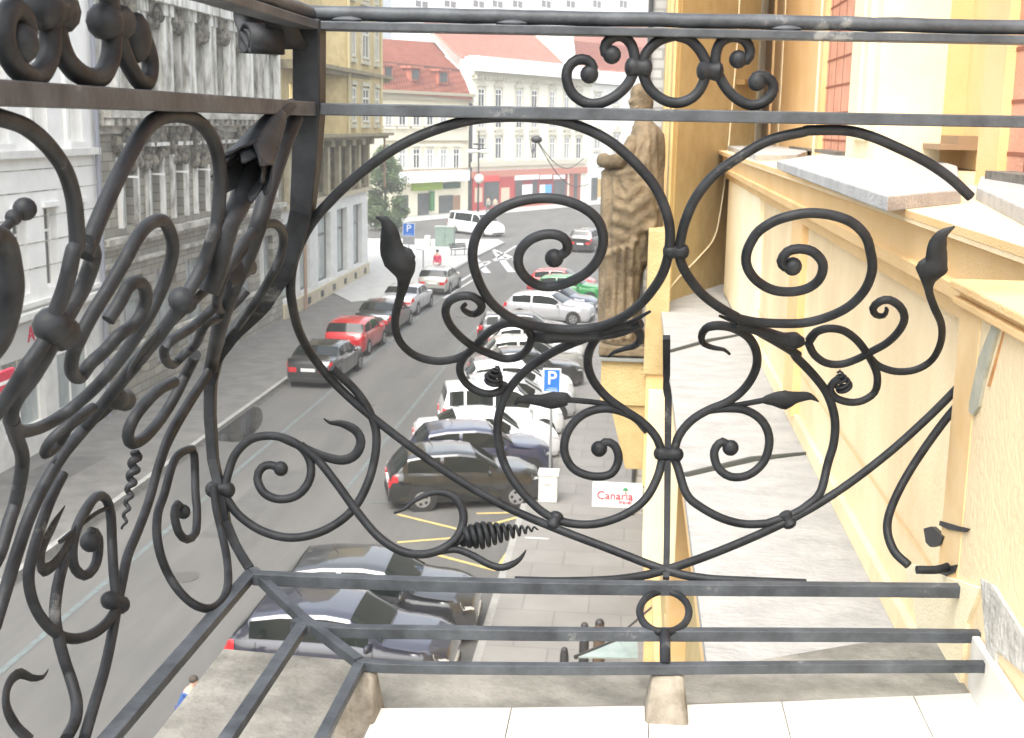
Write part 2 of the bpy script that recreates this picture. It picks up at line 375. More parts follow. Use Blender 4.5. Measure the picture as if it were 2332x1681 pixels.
# upper street wall of the recess between ledge and slabs
g = MB(); g.quad((.69, -2, zl), (.69, 8.0, zl), (.68, 8.0, 9.28), (.68, -2, 9.28)); g.quad((.69, 8.0, zl), (.77, 10.1, zl), (.74, 10.1, 9.28), (.68, 8, 9.28)); g.build('recess_wall', CREAM, own)
g = MB()
prof = [(.68, 9.12), (.655, 9.13), (.65, 9.165), (.62, 9.18), (.615, 9.21), (.63, 9.215), (.625, 9.29), (.60, 9.31), (.60, 9.325)]
for (x0, z0), (x1, z1) in zip(prof, prof[1:]): g.quad((x0, -2, z0), (x0, 9.6, z0), (x1, 9.6, z1), (x1, -2, z1))
g.build('cornice', ORANGE, own)
g = MB(); 
for y0, y1 in ((5.1, 5.42),): g.box(.655, .70, y0, y1, 8.35, 9.13)
split_build(g, 'pilaster', ORANGE, own)
g = MB(); g.box(.66, .70, 6.9, 9.3, 8.32, 9.13); split_build(g, 'pilaster', PALEY, own)
g = MB(); g.box(.668, .70, 1.9, 9, 8.301, 8.36); g.build('skirting', CREAM, own)
g = MB(); g.quad((.6785, 2.3, 8.55), (.6785, 7.5, 8.52), (.6785, 7.5, 8.527), (.6785, 2.3, 8.557)); g.build('crack', ORANGE, own)
# near pier that holds the railing
g = MB(); g.box(.482, .7, -1, 1.90, 8.2, 9.25); g.build('pier', CREAM, own)
g = MB(); g.box(.470, .7, -1, 1.912, 9.25, 9.262); g.box(.478, .7, -1, 1.906, 9.262, 9.272); g.box(.466, .7, -1, 1.916, 9.272, 9.286); g.build('pier_moulding', ORANGE, own, bevel=.003)
g = MB(); g.box(.4805, .483, 1.79, 1.899, 8.4, 9.249); g.build('orange_band', mat('orange_mottle', (.70, .44, .18), .85, 0, (.80, .62, .36), 5, contrast=(.3, .7)), own)  # mottled orange band along the far edge of the pier face
g = MB(); g.box(.601, 2.4, -1, 13, 9.30, 9.326); g.build('base_top', CREAM, own)
# stone slabs on top of the base
def slab(px, zt, th, m_=SLAB):
    P = [on_z(x, y, zt) for x, y in px]; q = MB(); q.prism([(p.x, p.y) for p in P], zt-th, zt); o = q.build('stone_slab', m_, own, bevel=.004); return o
slab([(1769, 366), (2022, 446), (2190, 432), (2180, 378), (2094, 352), (1950, 350), (1870, 350)], 9.36, .036)
slab([(1650, 330), (1722, 352), (1815, 352), (1850, 340), (1720, 322)], 9.36, .04)
slab([(2224, 425), (2345, 478), (2360, 400), (2235, 398)], 9.36, .036)
def blk(name, m_, px, zt, th):
    P = [on_z(x, y, zt) for x, y in px]; q = MB(); q.prism([(p.x, p.y) for p in P], zt-th, zt+.0); return q.build(name, m_, own)
# upper wall, X about 1.1
XU = 1.1
PU = Plane((XU, 0, 0), (0, 1, 0), (-1, 0, 0))
zb, zt_ = 9.33, 13.5
g = MB(); PU.box(g, 1.0, 4.07, zb, zt_, -.3, -.03); PU.box(g, 6.98, 8.06, zb, zt_, -.3, -.03); PU.box(g, 11.5, 12.0, zb, zt_, -.3, -.03)
BR = mat('brick_red_plaster', (.58, .27, .17), .9, 0, (.66, .34, .23), 5, .5, 90)
split_build(g, 'brick_strip', BR, own)
g = MB()
for y0, y1 in ((1.0, 4.07), (6.98, 8.06), (11.5, 12.0)):
    z = zb+.10
    while z < zt_:
        PU.box(g, y0, y1, z, z+.012, -.03, -.0275); z += .155
    k = y0+.18
    while k < y1: PU.box(g, k, k+.012, zb, zt_, -.03, -.0285); k += .27
split_build(g, 'brick_joint', mat('joint_red', (.26, .09, .05), .9), own)
g = MB(); PU.box(g, 8.06, 10.96, zb, zt_, -.3, 0); PU.box(g, 4.07, 4.31, zb, zt_, -.55, .0); PU.box(g, 10.96, 11.5, zb, zt_, -.3, .02)
split_build(g, 'pilaster', ORANGE, own)
g = MB(); PU.box(g, 6.15, 6.98, zb, zt_, -.3, .0); PU.box(g, 6.3, 6.7, zb+.12, zt_, 0, .03); PU.box(g, 6.42, 6.55, zb+.16, zt_, .03, .045)
PU.box(g, 12, 15, zb, zt_, -.3, .02); PU.box(g, 8.2, 8.26, zb, zt_, 0, .006); PU.box(g, 10.3, 10.4, zb, zt_, 0, .006)
split_build(g, 'pilaster', PALEY, own)
g = MB(); PU.box(g, 4.31, 6.15, zb, zt_, -.75, -.40); PU.box(g, 6.15, 6.3, zb, zt_, -.75, -.3); g.build('recess_back', ORANGE, own)
# tall white window frame inside the recess
wf = MB(); PU.box(wf, 4.75, 4.87, 9.5, zt_, -.40, -.33); PU.box(wf, 5.05, 5.30, 9.45, zt_, -.40, -.345); wf.build('window_frame', WHITEP, own, bevel=.004)
g = MB(); PU.box(g, 4.87, 5.05, 9.62, zt_, -.40, -.38); g.build('window_pane', CURT, own)
qa, qb = on_x(2096, 330, XU+.29), on_x(2176, 330, XU+.29); g = MB(); y0_, y1_ = sorted((qa.y, qb.y))
g.box(XU+.22, XU+.40, y0_, y1_, qa.z-.012, qa.z+.012); g.box(XU+.30, XU+.40, y0_, y1_-.2, qa.z+.012, qa.z+.05); g.build('window_sill', mat('sill_brown', (.30, .2, .12), .8), own)
g = MB(); PU.box(g, 7.05, 7.9, zb+.03, zb+.05, -.03, .04); PU.box(g, 3.55, 4.0, zb+.03, zb+.055, -.03, .05); PU.box(g, 8.3, 9.3, zb+.03, zb+.045, 0, .03); split_build(g, 'stone_block', mat('dark_block', (.10, .09, .075), .9, 0, (.2, .18, .15), 20), own)
# canted ochre wall
A, B = Vector((.215, 8.73, 0)), Vector((.93, 10.5, 0)); uu = (B-A).normalized(); PC = Plane(A, uu, (uu.y, -uu.x, 0))
if PC.n.y > 0: PC.n = -PC.n
L = (B-A).length
g = MB(); g.prism([(.215, 8.73), (.93, 10.5), (.93, 12.2), (.215, 12.2)], 7.0, 14); g.build('canted_wall', OCHRE, own)
g = MB(); g.box(.195, .22, 9.3, 9.5, 8.3, 14); g.box(.20, .22, 10.6, 10.9, 8.3, 14); split_build(g, 'pilaster', ORANGE, own)
g = MB(); PC.box(g, 0.004, .05, 7.0, 14, -.004, .014); PC.box(g, .085, .11, 8.3, 14, 0, .012)
split_build(g, 'corner_moulding', mat('ochre_light', (.62, .46, .2), .9), own)
g = MB(); PC.box(g, 1.36, 1.75, 9.82, 9.86, 0, .07); g.build('bracket', mat('ochre_dark', (.3, .19, .07), .9), own)
g = MB()
cp = [PC.p(*PC.px(x, y), .008) for x, y in ((1683, -20), (1675, 120), (1664, 250), (1653, 370), (1640, 470), (1625, 540), (1590, 585), (1550, 625), (1515, 665))]
g.sweep(spline(cp, .05), .0055, 6); split_build(g, 'cable', PALEY, own, smooth=True)
# pedestal pier at the ledge end
g = MB()
P0 = on_y(1478, 525, 8.3); P1 = on_y(1518, 855, 8.3)
g.box(P0.x, P1.x, 8.3, 8.72, P1.z, P0.z); g.build('ledge_end_block', OCHRE, own, bevel=.006)
g = MB(); g.box(P0.x+.02, P1.x+.03, 8.32, 8.6, 7.1, P1.z); g.build('ledge_end_block', ORANGE, own)
# neighbouring grey brick building
nb = thing('grey_brick_building', 'narrow grey brick building edge seen behind the statue and ochre wall', 'building', (.6, 35, 0))
GB = tile_mat('grey_brick', (.36, .35, .32), (.42, .41, .38), (.26, .25, .23), .5, .22, .5, .03, .2, rot=(H, 0, 0))
g = MB(); g.box(.22, 6, 30, 60, 0, 16); g.build('wall', GB, nb)
g = MB(); g.cyl((.18, 29.9, 0.1), (.18, 29.9, 16), .05); g.cyl((.62, 29.85, 0.1), (.62, 29.85, 16), .06); split_build(g, 'downpipe', DARKM, nb)
# balcony slab, tiles, skirting
slab_z = 8.74
bp = [(510, 1478), (820, 1506), (1400, 1524), (1600, 1522), (1750, 1500), (1950, 1466), (2235, 1440)]
P = [on_z(x, y, slab_z) for x, y in bp]
poly = [(p.x, p.y) for p in P] + [(.6, P[-1].y), (.6, -.3), (P[0].x-.0, -.3)]
bal = thing('balcony', 'concrete balcony floor with white tiles inside the iron railing', 'balcony', (0, .8, slab_z))
g = MB(); g.prism(poly, slab_z-.16, slab_z); g.build('floor_slab', CONC, bal)
zt = 8.76
fr = [on_z(x, y, zt) for x, y in ((858, 1613), (1165, 1612), (1476, 1608), (1780, 1598), (2080, 1585), (2252, 1577))]
g = MB(); g.prism([(fr[0].x-.003, fr[0].y), (fr[-1].x+.02, fr[-1].y+.003), (fr[-1].x+.02, -.3), (fr[0].x-.003, -.3)], slab_z+.001, zt-.004); g.build('grout_bed', GROUT, bal)
g = MB()
for a, b in zip(fr, fr[1:]):
    y1 = min(a.y, b.y)
    for r in range(6):
        ya0, ya1 = (a.y-.25*r, b.y-.25*r); yb0, yb1 = (a.y-.25*(r+1)+.0018, b.y-.25*(r+1)+.0018)
        g.hexa([(a.x+.0009, ya0, zt-.01), (b.x-.0009, ya1, zt-.01), (b.x-.0009, yb1, zt-.01), (a.x+.0009, yb0, zt-.01)], [(a.x+.0009, ya0, zt), (b.x-.0009, ya1, zt), (b.x-.0009, yb1, zt), (a.x+.0009, yb0, zt)])
g.build('floor_tiles', TILE, bal)
g = MB(); g.box(.470, .481, 1.42, 1.655, zt, 8.835); g.box(.470, .481, .8, 1.417, zt, 8.835); split_build(g, 'skirting_tile', TILE, bal, bevel=.002)
WX = .481
g = MB()
def wallpatch(mb, px, n=.002, Y=None):
    P = [on_x(x, y, WX-n) for x, y in px]; P2 = [p+Vector((n+.004, 0, 0)) for p in P]
    mb.hexa(P2, P)
wallpatch(g, [(2232, 1318), (2258, 1332), (2332, 1450), (2345, 1545), (2268, 1482), (2260, 1590), (2245, 1470)], .004)
g.build('weathered_render', mat('weathered_render', (.30, .29, .26), .95, 0, (.52, .51, .47), 30, .6, 90, contrast=(.30, .6)), bal)
g = MB(); wallpatch(g, [(2262, 722), (2276, 728), (2270, 752), (2240, 862), (2228, 925), (2215, 946), (2206, 938), (2207, 915), (2228, 815), (2258, 740)], .0035)
g.build('lead_flashing', mat('lead', (.34, .34, .27), .7, 0, (.46, .45, .36), 20), bal)
g = MB(); wallpatch(g, [(2290, 715), (2293, 718), (2288, 740), (2252, 880), (2248, 880), (2288, 740)], .0015)
g.build('wall_crack', mat('rusty_crack', (.35, .17, .07), .9, 0, (.55, .3, .12), 30), bal)
g = MB(); wallpatch(g, [(2103, 1204), (2120, 1199), (2146, 1222), (2140, 1240), (2118, 1246), (2108, 1236)], .004)
wallpatch(g, [(2140, 1186), (2180, 1198), (2204, 1204), (2196, 1212), (2160, 1206), (2138, 1196)], .003)
wallpatch(g, [(2115, 1298), (2178, 1286), (2172, 1304), (2150, 1312), (2112, 1310)], .003)
split_build(g, 'broken_plaster', DARKM, bal)
g = MB(); wallpatch(g, [(2060, 1290), (2075, 1285), (2230, 1340), (2200, 1420), (2180, 1600), (2100, 1700), (2085, 1400)], .005)
g.build('plaster_patch', PALEY, bal)
#==PART:rail
# ------------------------------------------------------------------ the wrought iron railing
rail = thing('balcony_railing', 'black wrought iron balcony railing with scrolls, collars and leaf buds around the balcony', 'railing', (-.3, 1.5, 8.8))
# bulge of the belly: (height, diagonal offset at the corner)
PRF = [(9.70, .101), (9.62, .102), (9.515, .105), (9.453, .112), (9.387, .124), (9.316, .165), (9.256, .232), (9.21, .31), (9.163, .372), (9.115, .398),
       (9.069, .402), (9.001, .396), (8.964, .378), (8.914, .361), (8.883, .327), (8.859, .281), (8.832, .139), (8.82, 0), (8.80, -.12)]
def bulge(z):
    if z >= PRF[0][0]: return PRF[0][1]
    for (z0, s0), (z1, s1) in zip(PRF, PRF[1:]):
        if z1 <= z <= z0: return s0+(s1-s0)*(z0-z)/(z0-z1)
    return PRF[-1][1]
QX, QY, KY = -.331, 1.486, .128
def eY(X, z): return QY + KY*(X-QX) + .7976*bulge(z)
def lX(z): return QX - .7071*bulge(z)
def _hit(x, y, fn, off):
    r = ray(x, y); r = r/r.length; lo = .3; prev = None; t = .3
    while t < 4:
        p = EYE+r*t; v_ = fn(p)
        if prev is not None and v_ >= 0:
            a, b = t-.02, t
            for _ in range(22):
                mm = (a+b)/2
                if fn(EYE+r*mm) >= 0: b = mm
                else: a = mm
            return EYE+r*(b+off)
        prev = v_; t += .02
    return EYE+r*1.8
def E_(x, y, off=0): return _hit(x, y, lambda p: p.y-eY(p.x, p.z), off)
def L_(x, y, off=0): return _hit(x, y, lambda p: lX(p.z)-p.x, off)
CR = dict(F=(0, 0, 1/1.0282), A1=(0, 0, 2.92), A2=(600, 0, 2.92), A3=(1200, 0, 2.92), A4=(1632, 0, 2.92), B1=(0, 500, 2.92), B2=(600, 500, 2.92), B3=(1200, 500, 2.92),
          B4=(1632, 500, 2.92), C1=(0, 1121, 2.92), C2=(600, 1121, 2.92), C3=(1200, 1121, 2.92), C4=(1632, 1121, 2.92), N=(0, 0, 1))
def px(*segs):
    out = []
    for s_ in segs:
        ox, oy, k = CR[s_[0]]
        out += [(ox+a/k, oy+b/k) for a, b in s_[1:]]
    return out
RB = .0066
def iron(name, pts, sheet='E', r=RB, r0=None, r1=None, off=0, m_=IRON, flat=1, step=9, prof=None, n=10):
    pp = spline([Vector((a, b, 0)) for a, b in pts], step)
    fn = E_ if sheet == 'E' else L_
    P = [fn(p.x, p.y, off) for p in pp]
    N = len(P); rr = []
    for i in range(N):
        t = i/(N-1); q = r
        if sheet == 'L' and not prof: q = r*.92
        if prof:
            for (t0, a), (t1, b) in zip(prof, prof[1:]):
                if t0 <= t <= t1: q = a+(b-a)*(t-t0)/max(1e-6, t1-t0)
        else:
            if r0 is not None and t < .12: q = r0+(r-r0)*t/.12
            if r1 is not None and t > .8: q = r+(r1-r)*(t-.8)/.2
        rr.append(q)
    mb = MB(); mb.sweep(P, rr, n, hint=(0, 1, .01) if sheet == 'E' else (1, 0, .01), flat=flat)
    return mb, P, rr, name, m_
def put(t, eye0=0, eye1=0, name=None):
    mb, P, rr, nm, m_ = t
    if eye0: mb.ball(P[0], eye0, 12, (1, .8, 1))
    if eye1: mb.ball(P[-1], eye1, 12, (1, .8, 1))
    return mb.build(name or nm, m_, rail, smooth=True)
def leaf(pts, prof, sheet='E', off=0): return put(iron('leaf_bud', pts, sheet, prof=prof, flat=.45, off=off))
# --- end panel
put(iron('scroll', px(('N', (1262, 588), (1290, 572), (1290, 550), (1272, 536), (1240, 534), (1205, 548), (1183, 575), (1182, 608), (1202, 636), (1236, 652), (1280, 648), (1330, 625), (1362, 590),
      (1374, 545), (1360, 500), (1318, 468), (1258, 452), (1190, 457), (1130, 482), (1090, 525), (1076, 580), (1088, 635), (1118, 688), (1165, 724), (1230, 744), (1310, 750), (1385, 738), (1450, 700), (1500, 640),
      (1522, 580), (1524, 510), (1500, 440), (1462, 388), (1400, 330), (1340, 296), (1270, 274), (1180, 266), (1080, 272), (985, 298), (900, 338), (820, 395), (755, 455), (705, 515), (672, 585), (662, 650), (668, 705)),
      ('F', (665, 740), (700, 800), (760, 868), (860, 952), (990, 1046), (1110, 1117), (1225, 1168), (1340, 1212), (1472, 1262), (1560, 1281), (1680, 1288), (1785, 1292)))), .0125)
put(iron('scroll', px(('B4', (505, 312), (455, 315), (430, 275), (470, 215), (545, 195), (640, 215), (705, 290), (690, 385), (620, 450), (510, 480), (380, 470), (270, 410), (205, 320), (200, 220), (260, 100), (340, 35)),
      ('A4', (440, 1450), (600, 1418), (760, 1430), (900, 1480), (990, 1570)), ('B4', (1022, 210), (1035, 330), (990, 460), (890, 570), (760, 640), (600, 685), (430, 692), (250, 680), (120, 650)),
      ('B3', (1400, 650), (1290, 590), (1170, 500), (1080, 390), (1030, 300), (1012, 215)), ('A3', (1020, 1610), (1050, 1480), (1120, 1320), (1240, 1170), (1420, 1040), (1620, 930), (1850, 875)),
      ('A4', (600, 868), (850, 868), (1020, 905), (1220, 990), (1400, 1080), (1560, 1190), (1690, 1310)))), .0125)
# lower circles
put(iron('scroll', px(('B3', (1280, 640), (1450, 710), (1620, 790), (1800, 900)), ('B4', (520, 905), (640, 1030), (735, 1160), (785, 1320), (780, 1480), (740, 1620)), ('C4', (690, 0), (600, 90), (500, 150), (330, 210)),
      ('C3', (1600, 208), (1450, 212), (1300, 175), (1150, 95), (1060, 10)), ('B3', (1000, 1640), (965, 1560))), r0=.002))
put(iron('scroll', px(('F', (1440, 690), (1380, 722), (1300, 748), (1225, 780), (1160, 825), (1118, 880), (1102, 950), (1118, 1030), (1165, 1100), (1225, 1148), (1300, 1162), (1370, 1146), (1425, 1110), (1455, 1060), (1468, 1012))), r0=.002))
# S curves with hooked leaf ends
put(iron('scroll', px(('B3', (900, 1560), (860, 1450), (770, 1350), (640, 1262), (530, 1180), (440, 1070), (405, 960), (420, 860), (480, 770), (560, 722), (650, 700), (720, 722), (755, 775), (725, 835), (640, 862), (575, 885), (545, 912))), r1=.002))
put(iron('scroll', px(('B3', (975, 1560), (1010, 1440), (1090, 1340), (1200, 1270), (1340, 1210), (1450, 1120), (1520, 1000), (1528, 890), (1480, 790), (1380, 725), (1270, 705), (1190, 725), (1160, 780), (1180, 830), (1250, 855), (1310, 865), (1348, 895))), r1=.002))
put(iron('scroll', px(('B3', (480, 1525), (520, 1480), (580, 1500), (610, 1590), (560, 1690)), ('F', (1312, 1055), (1270, 1038), (1250, 1000), (1258, 955), (1292, 918), (1345, 905), (1400, 925), (1430, 960))), r1=.002), .0125)
put(iron('scroll', px(('F', (1618, 992), (1600, 978), (1582, 1000), (1590, 1035), (1618, 1056), (1658, 1052), (1692, 1022), (1704, 975), (1690, 935), (1655, 910), (1610, 905), (1560, 915), (1530, 940))), r1=.002), .0125)
# buds
leaf(px(('B3', (600, 1235), (420, 1212), (290, 1200), (270, 1195), (200, 1200), (120, 1205), (0, 1195), (-60, 1205)), ('B2', (1675, 1235))), [(0, .004), (.42, .0045), (.5, .011), (.62, .0135), (.72, .009), (.85, .007), (1, .001)])
leaf(px(('B3', (1290, 1250), (1450, 1225), (1590, 1200), (1660, 1195), (1720, 1200), (1780, 1185), (1860, 1175), (1900, 1185), (1940, 1212))), [(0, .004), (.42, .0045), (.52, .011), (.62, .0155), (.72, .009), (.85, .0065), (1, .001)])
# right diagonals
put(iron('scroll', px(('F', (1140, 1286), (1250, 1288), (1380, 1282), (1475, 1262), (1600, 1218), (1740, 1156), (1850, 1092), (1960, 1010), (2050, 930), (2120, 860), (2165, 810)))))
put(iron('scroll', px(('F', (2148, 868), (2090, 935), (2020, 1035), (1978, 1115), (1965, 1170), (1980, 1220), (2012, 1252))), r=.0066))
put(iron('scroll', px(('F', (2030, 1262), (2075, 1262), (2100, 1255))), r=.0064))
# right tendrils
put(iron('tendril', px(('B4', (120, 690), (260, 730), (400, 775), (520, 808), (580, 812))), prof=[(0, .008), (.7, .008), (.85, .0145), (1, .006)]))
put(iron('tendril', px(('B4', (620, 800), (660, 750), (740, 725), (840, 738), (930, 800), (1000, 890), (1050, 980), (1070, 1060), (1050, 1150), (970, 1205), (880, 1215), (790, 1185), (755, 1130), (780, 1080), (820, 1055))), r=.0058, r0=.007))
put(iron('tendril', px(('B4', (610, 820), (650, 900), (730, 955), (830, 962), (930, 930), (1030, 878), (1140, 815), (1220, 730), (1250, 650), (1220, 580), (1150, 535), (1085, 545), (1040, 590), (1060, 635), (1110, 640), (1132, 605), (1125, 588))), r=.0058, r1=.0022, off=-.006))
leaf(px(('B4', (1020, 920), (1080, 975), (1190, 1010), (1320, 1000), (1430, 935), (1490, 820), (1495, 700), (1450, 590), (1415, 490), (1412, 410), (1430, 345), (1460, 260), (1465, 180), (1500, 100), (1585, 45))),
     [(0, .0055), (.55, .0055), (.66, .0055), (.705, .009), (.76, .0215), (.80, .015), (.9, .0115), (1, .001)])
leaf(px(('B4', (1420, 400), (1390, 360), (1378, 320), (1400, 285), (1430, 280))), [(0, .004), (.5, .011), (1, .004)])
def coil(p0, p1, r0, turns, name, sheet='E', wire=.0042, r1=.0015, peak=.25, tail=None):
    fn = E_ if sheet == 'E' else L_
    a, b = fn(*p0), fn(*p1); ax = (b-a).normalized(); e1 = Vector((0, 1, 0)).cross(ax).normalized(); e2 = ax.cross(e1); P = []; N = turns*16
    for i in range(N+1):
        t = i/N; R = r0*(.6+.4*min(1, t/peak)) if t < peak else r0+(r1-r0)*(t-peak)/(1-peak)
        th = 2*math.pi*turns*t; P.append(a+(b-a)*t+e1*(R*math.cos(th))+e2*(R*math.sin(th)))
    mb = MB(); mb.sweep(P, [wire*(1-.75*(i/N)) for i in range(N+1)], 8); return mb.build(name, IRON, rail, smooth=True)
coil(px(('B4', (850, 1135)))[0], px(('B4', (812, 1000)))[0], .0115, 5, 'coil')
coil(px(('B2', (1520, 1090)))[0], px(('B2', (1560, 970)))[0], .0125, 5, 'coil')
coil(px(('C2', (1325, 300)))[0], px(('C2', (1825, 240)))[0], .0175, 12, 'coil', wire=.0052)
# left tendrils
put(iron('tendril', px(('F', (1420, 716), (1370, 735), (1290, 745), (1220, 742), (1175, 748))), prof=[(0, .007), (.6, .009), (.85, .013), (1, .006)]))
put(iron('tendril', px(('B2', (1780, 770), (1745, 715), (1660, 688), (1570, 705), (1480, 765), (1400, 850), (1330, 920), (1305, 1000), (1340, 1080), (1410, 1135), (1500, 1160), (1580, 1135), (1600, 1090))), r=.006))
put(iron('tendril', px(('B2', (1785, 790), (1750, 870), (1690, 915), (1600, 925), (1500, 890), (1390, 840), (1300, 770), (1235, 690), (1210, 610), (1235, 545), (1310, 510), (1390, 512), (1445, 555), (1445, 600), (1400, 630), (1350, 615), (1325, 585), (1345, 562))), r=.006, r1=.003, off=-.006))
leaf(px(('B2', (1400, 855), (1330, 905), (1240, 935), (1130, 940), (1010, 905), (920, 830), (880, 740), (878, 640), (905, 530), (930, 420), (925, 340), (900, 270), (860, 210), (845, 130), (835, 60), (800, 0)), ('A2', (745, 1445))),
     [(0, .0058), (.6, .006), (.68, .009), (.76, .0215), (.82, .0165), (.9, .012), (1, .001)])
leaf(px(('B2', (925, 350), (945, 280), (940, 220), (900, 205))), [(0, .006), (.5, .013), (1, .004)])
# lower left group
put(iron('scroll', px(('F', (622, 1038), (600, 1030), (580, 1036), (570, 1060), (585, 1092), (620, 1106), (660, 1096), (686, 1062), (686, 1020), (660, 985), (610, 966), (558, 972), (522, 1005), (505, 1050), (497, 1085)))), .0115)
put(iron('scroll', px(('F', (498, 1098), (530, 1142), (585, 1178), (650, 1191), (720, 1174), (782, 1128), (820, 1055), (834, 975), (822, 920), (790, 868), (735, 815)))))
leaf(px(('B2', (100, 1445), (250, 1510), (400, 1575), (530, 1600), (615, 1560), (648, 1475), (610, 1400), (520, 1358), (440, 1350), (400, 1322))), [(0, .006), (.5, .0075), (.8, .007), (1, .001)])
put(iron('scroll', px(('F', (665, 985), (705, 1020), (745, 1070), (790, 1132), (840, 1190), (895, 1223), (955, 1225), (1008, 1195), (1027, 1145), (1008, 1102), (965, 1090), (920, 1108), (895, 1128), (872, 1136))), r1=.002, off=-.004))
put(iron('tendril', px(('C2', (1000, 420), (1120, 405), (1220, 385), (1300, 385), (1400, 425), (1500, 480), (1590, 500), (1680, 465), (1725, 420), (1745, 385))), r1=.001, r=.0055))
put(iron('tendril', px(('C2', (1180, 380), (1280, 335), (1335, 290))), r=.006))
# ornament between the rails
put(iron('scroll', px(('A3', (415, 495), (440, 450), (400, 400), (330, 400), (275, 450), (265, 530), (300, 620), (380, 680), (470, 690), (580, 645), (670, 560), (710, 470), (715, 370), (690, 290), (640, 245), (580, 245), (525, 290), (520, 350), (565, 365)))), .0115, .0115)
mbr = iron('ring', px(('A3', (980, 235), (1080, 265), (1160, 350), (1195, 450), (1165, 570), (1100, 650), (1000, 685), (900, 660), (810, 580), (770, 470), (790, 360), (870, 275), (980, 235)))); put(mbr)
put(iron('scroll', px(('A3', (1530, 545), (1520, 510), (1570, 505), (1625, 540), (1640, 600), (1590, 670), (1500, 700), (1400, 660), (1320, 580), (1265, 470), (1255, 370), (1290, 280), (1370, 245), (1450, 270), (1485, 340), (1460, 400), (1405, 395)))), .0115, .0115)
def collar(a, b, r=.0098, sheet='E', name='collar'):
    fn = E_ if sheet == 'E' else L_
    p, q = fn(*a), fn(*b); mb = MB(); P = [p+(q-p)*t for t in (0, .06, .2, .38, .5, .62, .8, .94, 1)]
    mb.sweep(P, [r*k for k in (.35, .8, 1.12, 1, .9, 1, 1.12, .8, .35)], 12); return mb.build(name, IRON, rail, smooth=True)
collar((1510, 572), (1569, 573)); collar((1489, 1032), (1556, 1036), .0105)
collar((1273, 1166), (1254, 1205)); collar((1784, 1164), (1803, 1203))
collar((1423, 152), (1485, 156), .0115); collar((1587, 160), (1647, 163), .0115)
collar((468, 1113), (535, 1117), .0115)
# middle flat bar (twisted)
pts = [E_(1520, y) for y in (770, 855)] ; g = MB()
P = [E_(x, y, .004) for x, y in ((1518, 768), (1518, 850), (1517, 868), (1519, 888), (1522, 905), (1521, 1000), (1520, 1100), (1519, 1220), (1517, 1318))]
g.sweep(P, [.0075, .0075, .006, .0085, .0075, .007, .0068, .0066, .0065], 4, hint=(0, 1, 0), rot=math.pi/4, flat=.8); g.build('upright', IRON, rail)
# rails
def barE(za, hgt, dep, xa=None, xb=.9, name='rail', m_=RAILM, xoff=0):
    X0 = QX-.7071*bulge(za); mb = MB(); b = []; t = []
    n = 24
    for X in (X0+xoff, xb):
        y = eY(X, za)
        for dy in (-dep/2, dep/2): b.append((X, y+dy))
    q = [b[0], b[2], b[3], b[1]]; mb.prism(q, za-hgt/2, za+hgt/2); return mb.build(name, m_, rail, bevel=.0015)
def barL(za, hgt, dep, y0=.35, name='rail', m_=RAILM):
    X = lX(za); Y1 = eY(X, za); mb = MB(); mb.box(X-dep/2, X+dep/2, y0, Y1, za-hgt/2, za+hgt/2); return mb.build(name, m_, rail, bevel=.0015)
ZM = 9.513
barE(ZM, .0150, .028); barL(ZM, .0165, .026)
ZT = 9.612
barE(ZT, .0105, .030); barL(ZT, .0105, .030)
def tubeE(z, r, x1=.9):
    X0 = QX-.7071*bulge(z); return [Vector((X0+(x1-X0)*k/40, eY(X0+(x1-X0)*k/40, z), z+random.uniform(-.0006, .0006))) for k in range(41)]
P = tubeE(9.6275, .0085); Q = [Vector((lX(9.6275), .35+(P[0].y-.35)*k/14, 9.6275)) for k in range(15)]
g = MB(); g.sweep(Q[:-1]+P, .0088, 12); g.build('handrail', RAILM, rail, smooth=True)
for bz, hh, dd in ((8.859, .014, .017), (8.8315, .014, .015), (8.8195, .013, .013)):
    X0 = QX-.7071*bulge(bz); g = MB(); y0 = eY(X0, bz)
    tr = {8.859: ((578, 1316), (760, 1323), (1000, 1331), (1299, 1337), (1600, 1340), (1900, 1342), (2190, 1345)), 8.8315: ((668, 1421), (760, 1436), (1000, 1440), (1299, 1444), (1900, 1446), (2231, 1449)), 8.8195: ((817, 1506), (870, 1518), (1299, 1523), (1900, 1519), (2268, 1518))}[bz]
    Pb = spline([on_z(x, y, bz) for x, y in tr], .04); g.sweep(Pb, dd*.72, 4, hint=(0, 0, 1), rot=math.pi/4); g.build('bottom_rail', RAILM, rail, bevel=.0012)
    g = MB(); X = X0; g.box(X-dd*.55, X+dd*.55, .35, y0-.002, bz-hh/2+.001, bz+hh/2-.001); g.build('bottom_rail', RAILM, rail, bevel=.0012)
# corner post following the belly
P = []; R_ = []
for i in range(60):
    z = 9.62-(9.62-8.862)*i/59; s_ = bulge(z); P.append(Vector((QX-.7071*s_, QY+.7071*s_, z)))
    R_.append(.024 if z > 9.505 else (.024-(9.505-z)/(9.505-9.2)*.011 if z > 9.2 else .0125-.003*(9.2-z)/.34))
g = MB(); g.sweep(P, R_, 4, hint=(1, 0, 0), rot=math.pi/4); g.build('corner_post', IRON, rail, bevel=.002)
pa = [Vector((QX-.7071*s_, QY+.7071*s_, z)) for z, s_ in ((8.859, .281), (8.8315, .139), (8.8195, 0))]
for a, b in zip(pa, pa[1:]):
    g = MB(); g.sweep([a+Vector((0, 0, .003)), b+Vector((0, 0, .003))], .0095, 4, rot=math.pi/4); g.build('corner_strut', RAILM, rail, bevel=.001)
# second corner bars running along the spine
put(iron('upright', px(('A2', (210, 780), (120, 1000), (20, 1300)), ('B1', (1720, 30), (1640, 250), (1560, 420), (1480, 640), (1430, 850), (1400, 1000))), 'L', r=.011))
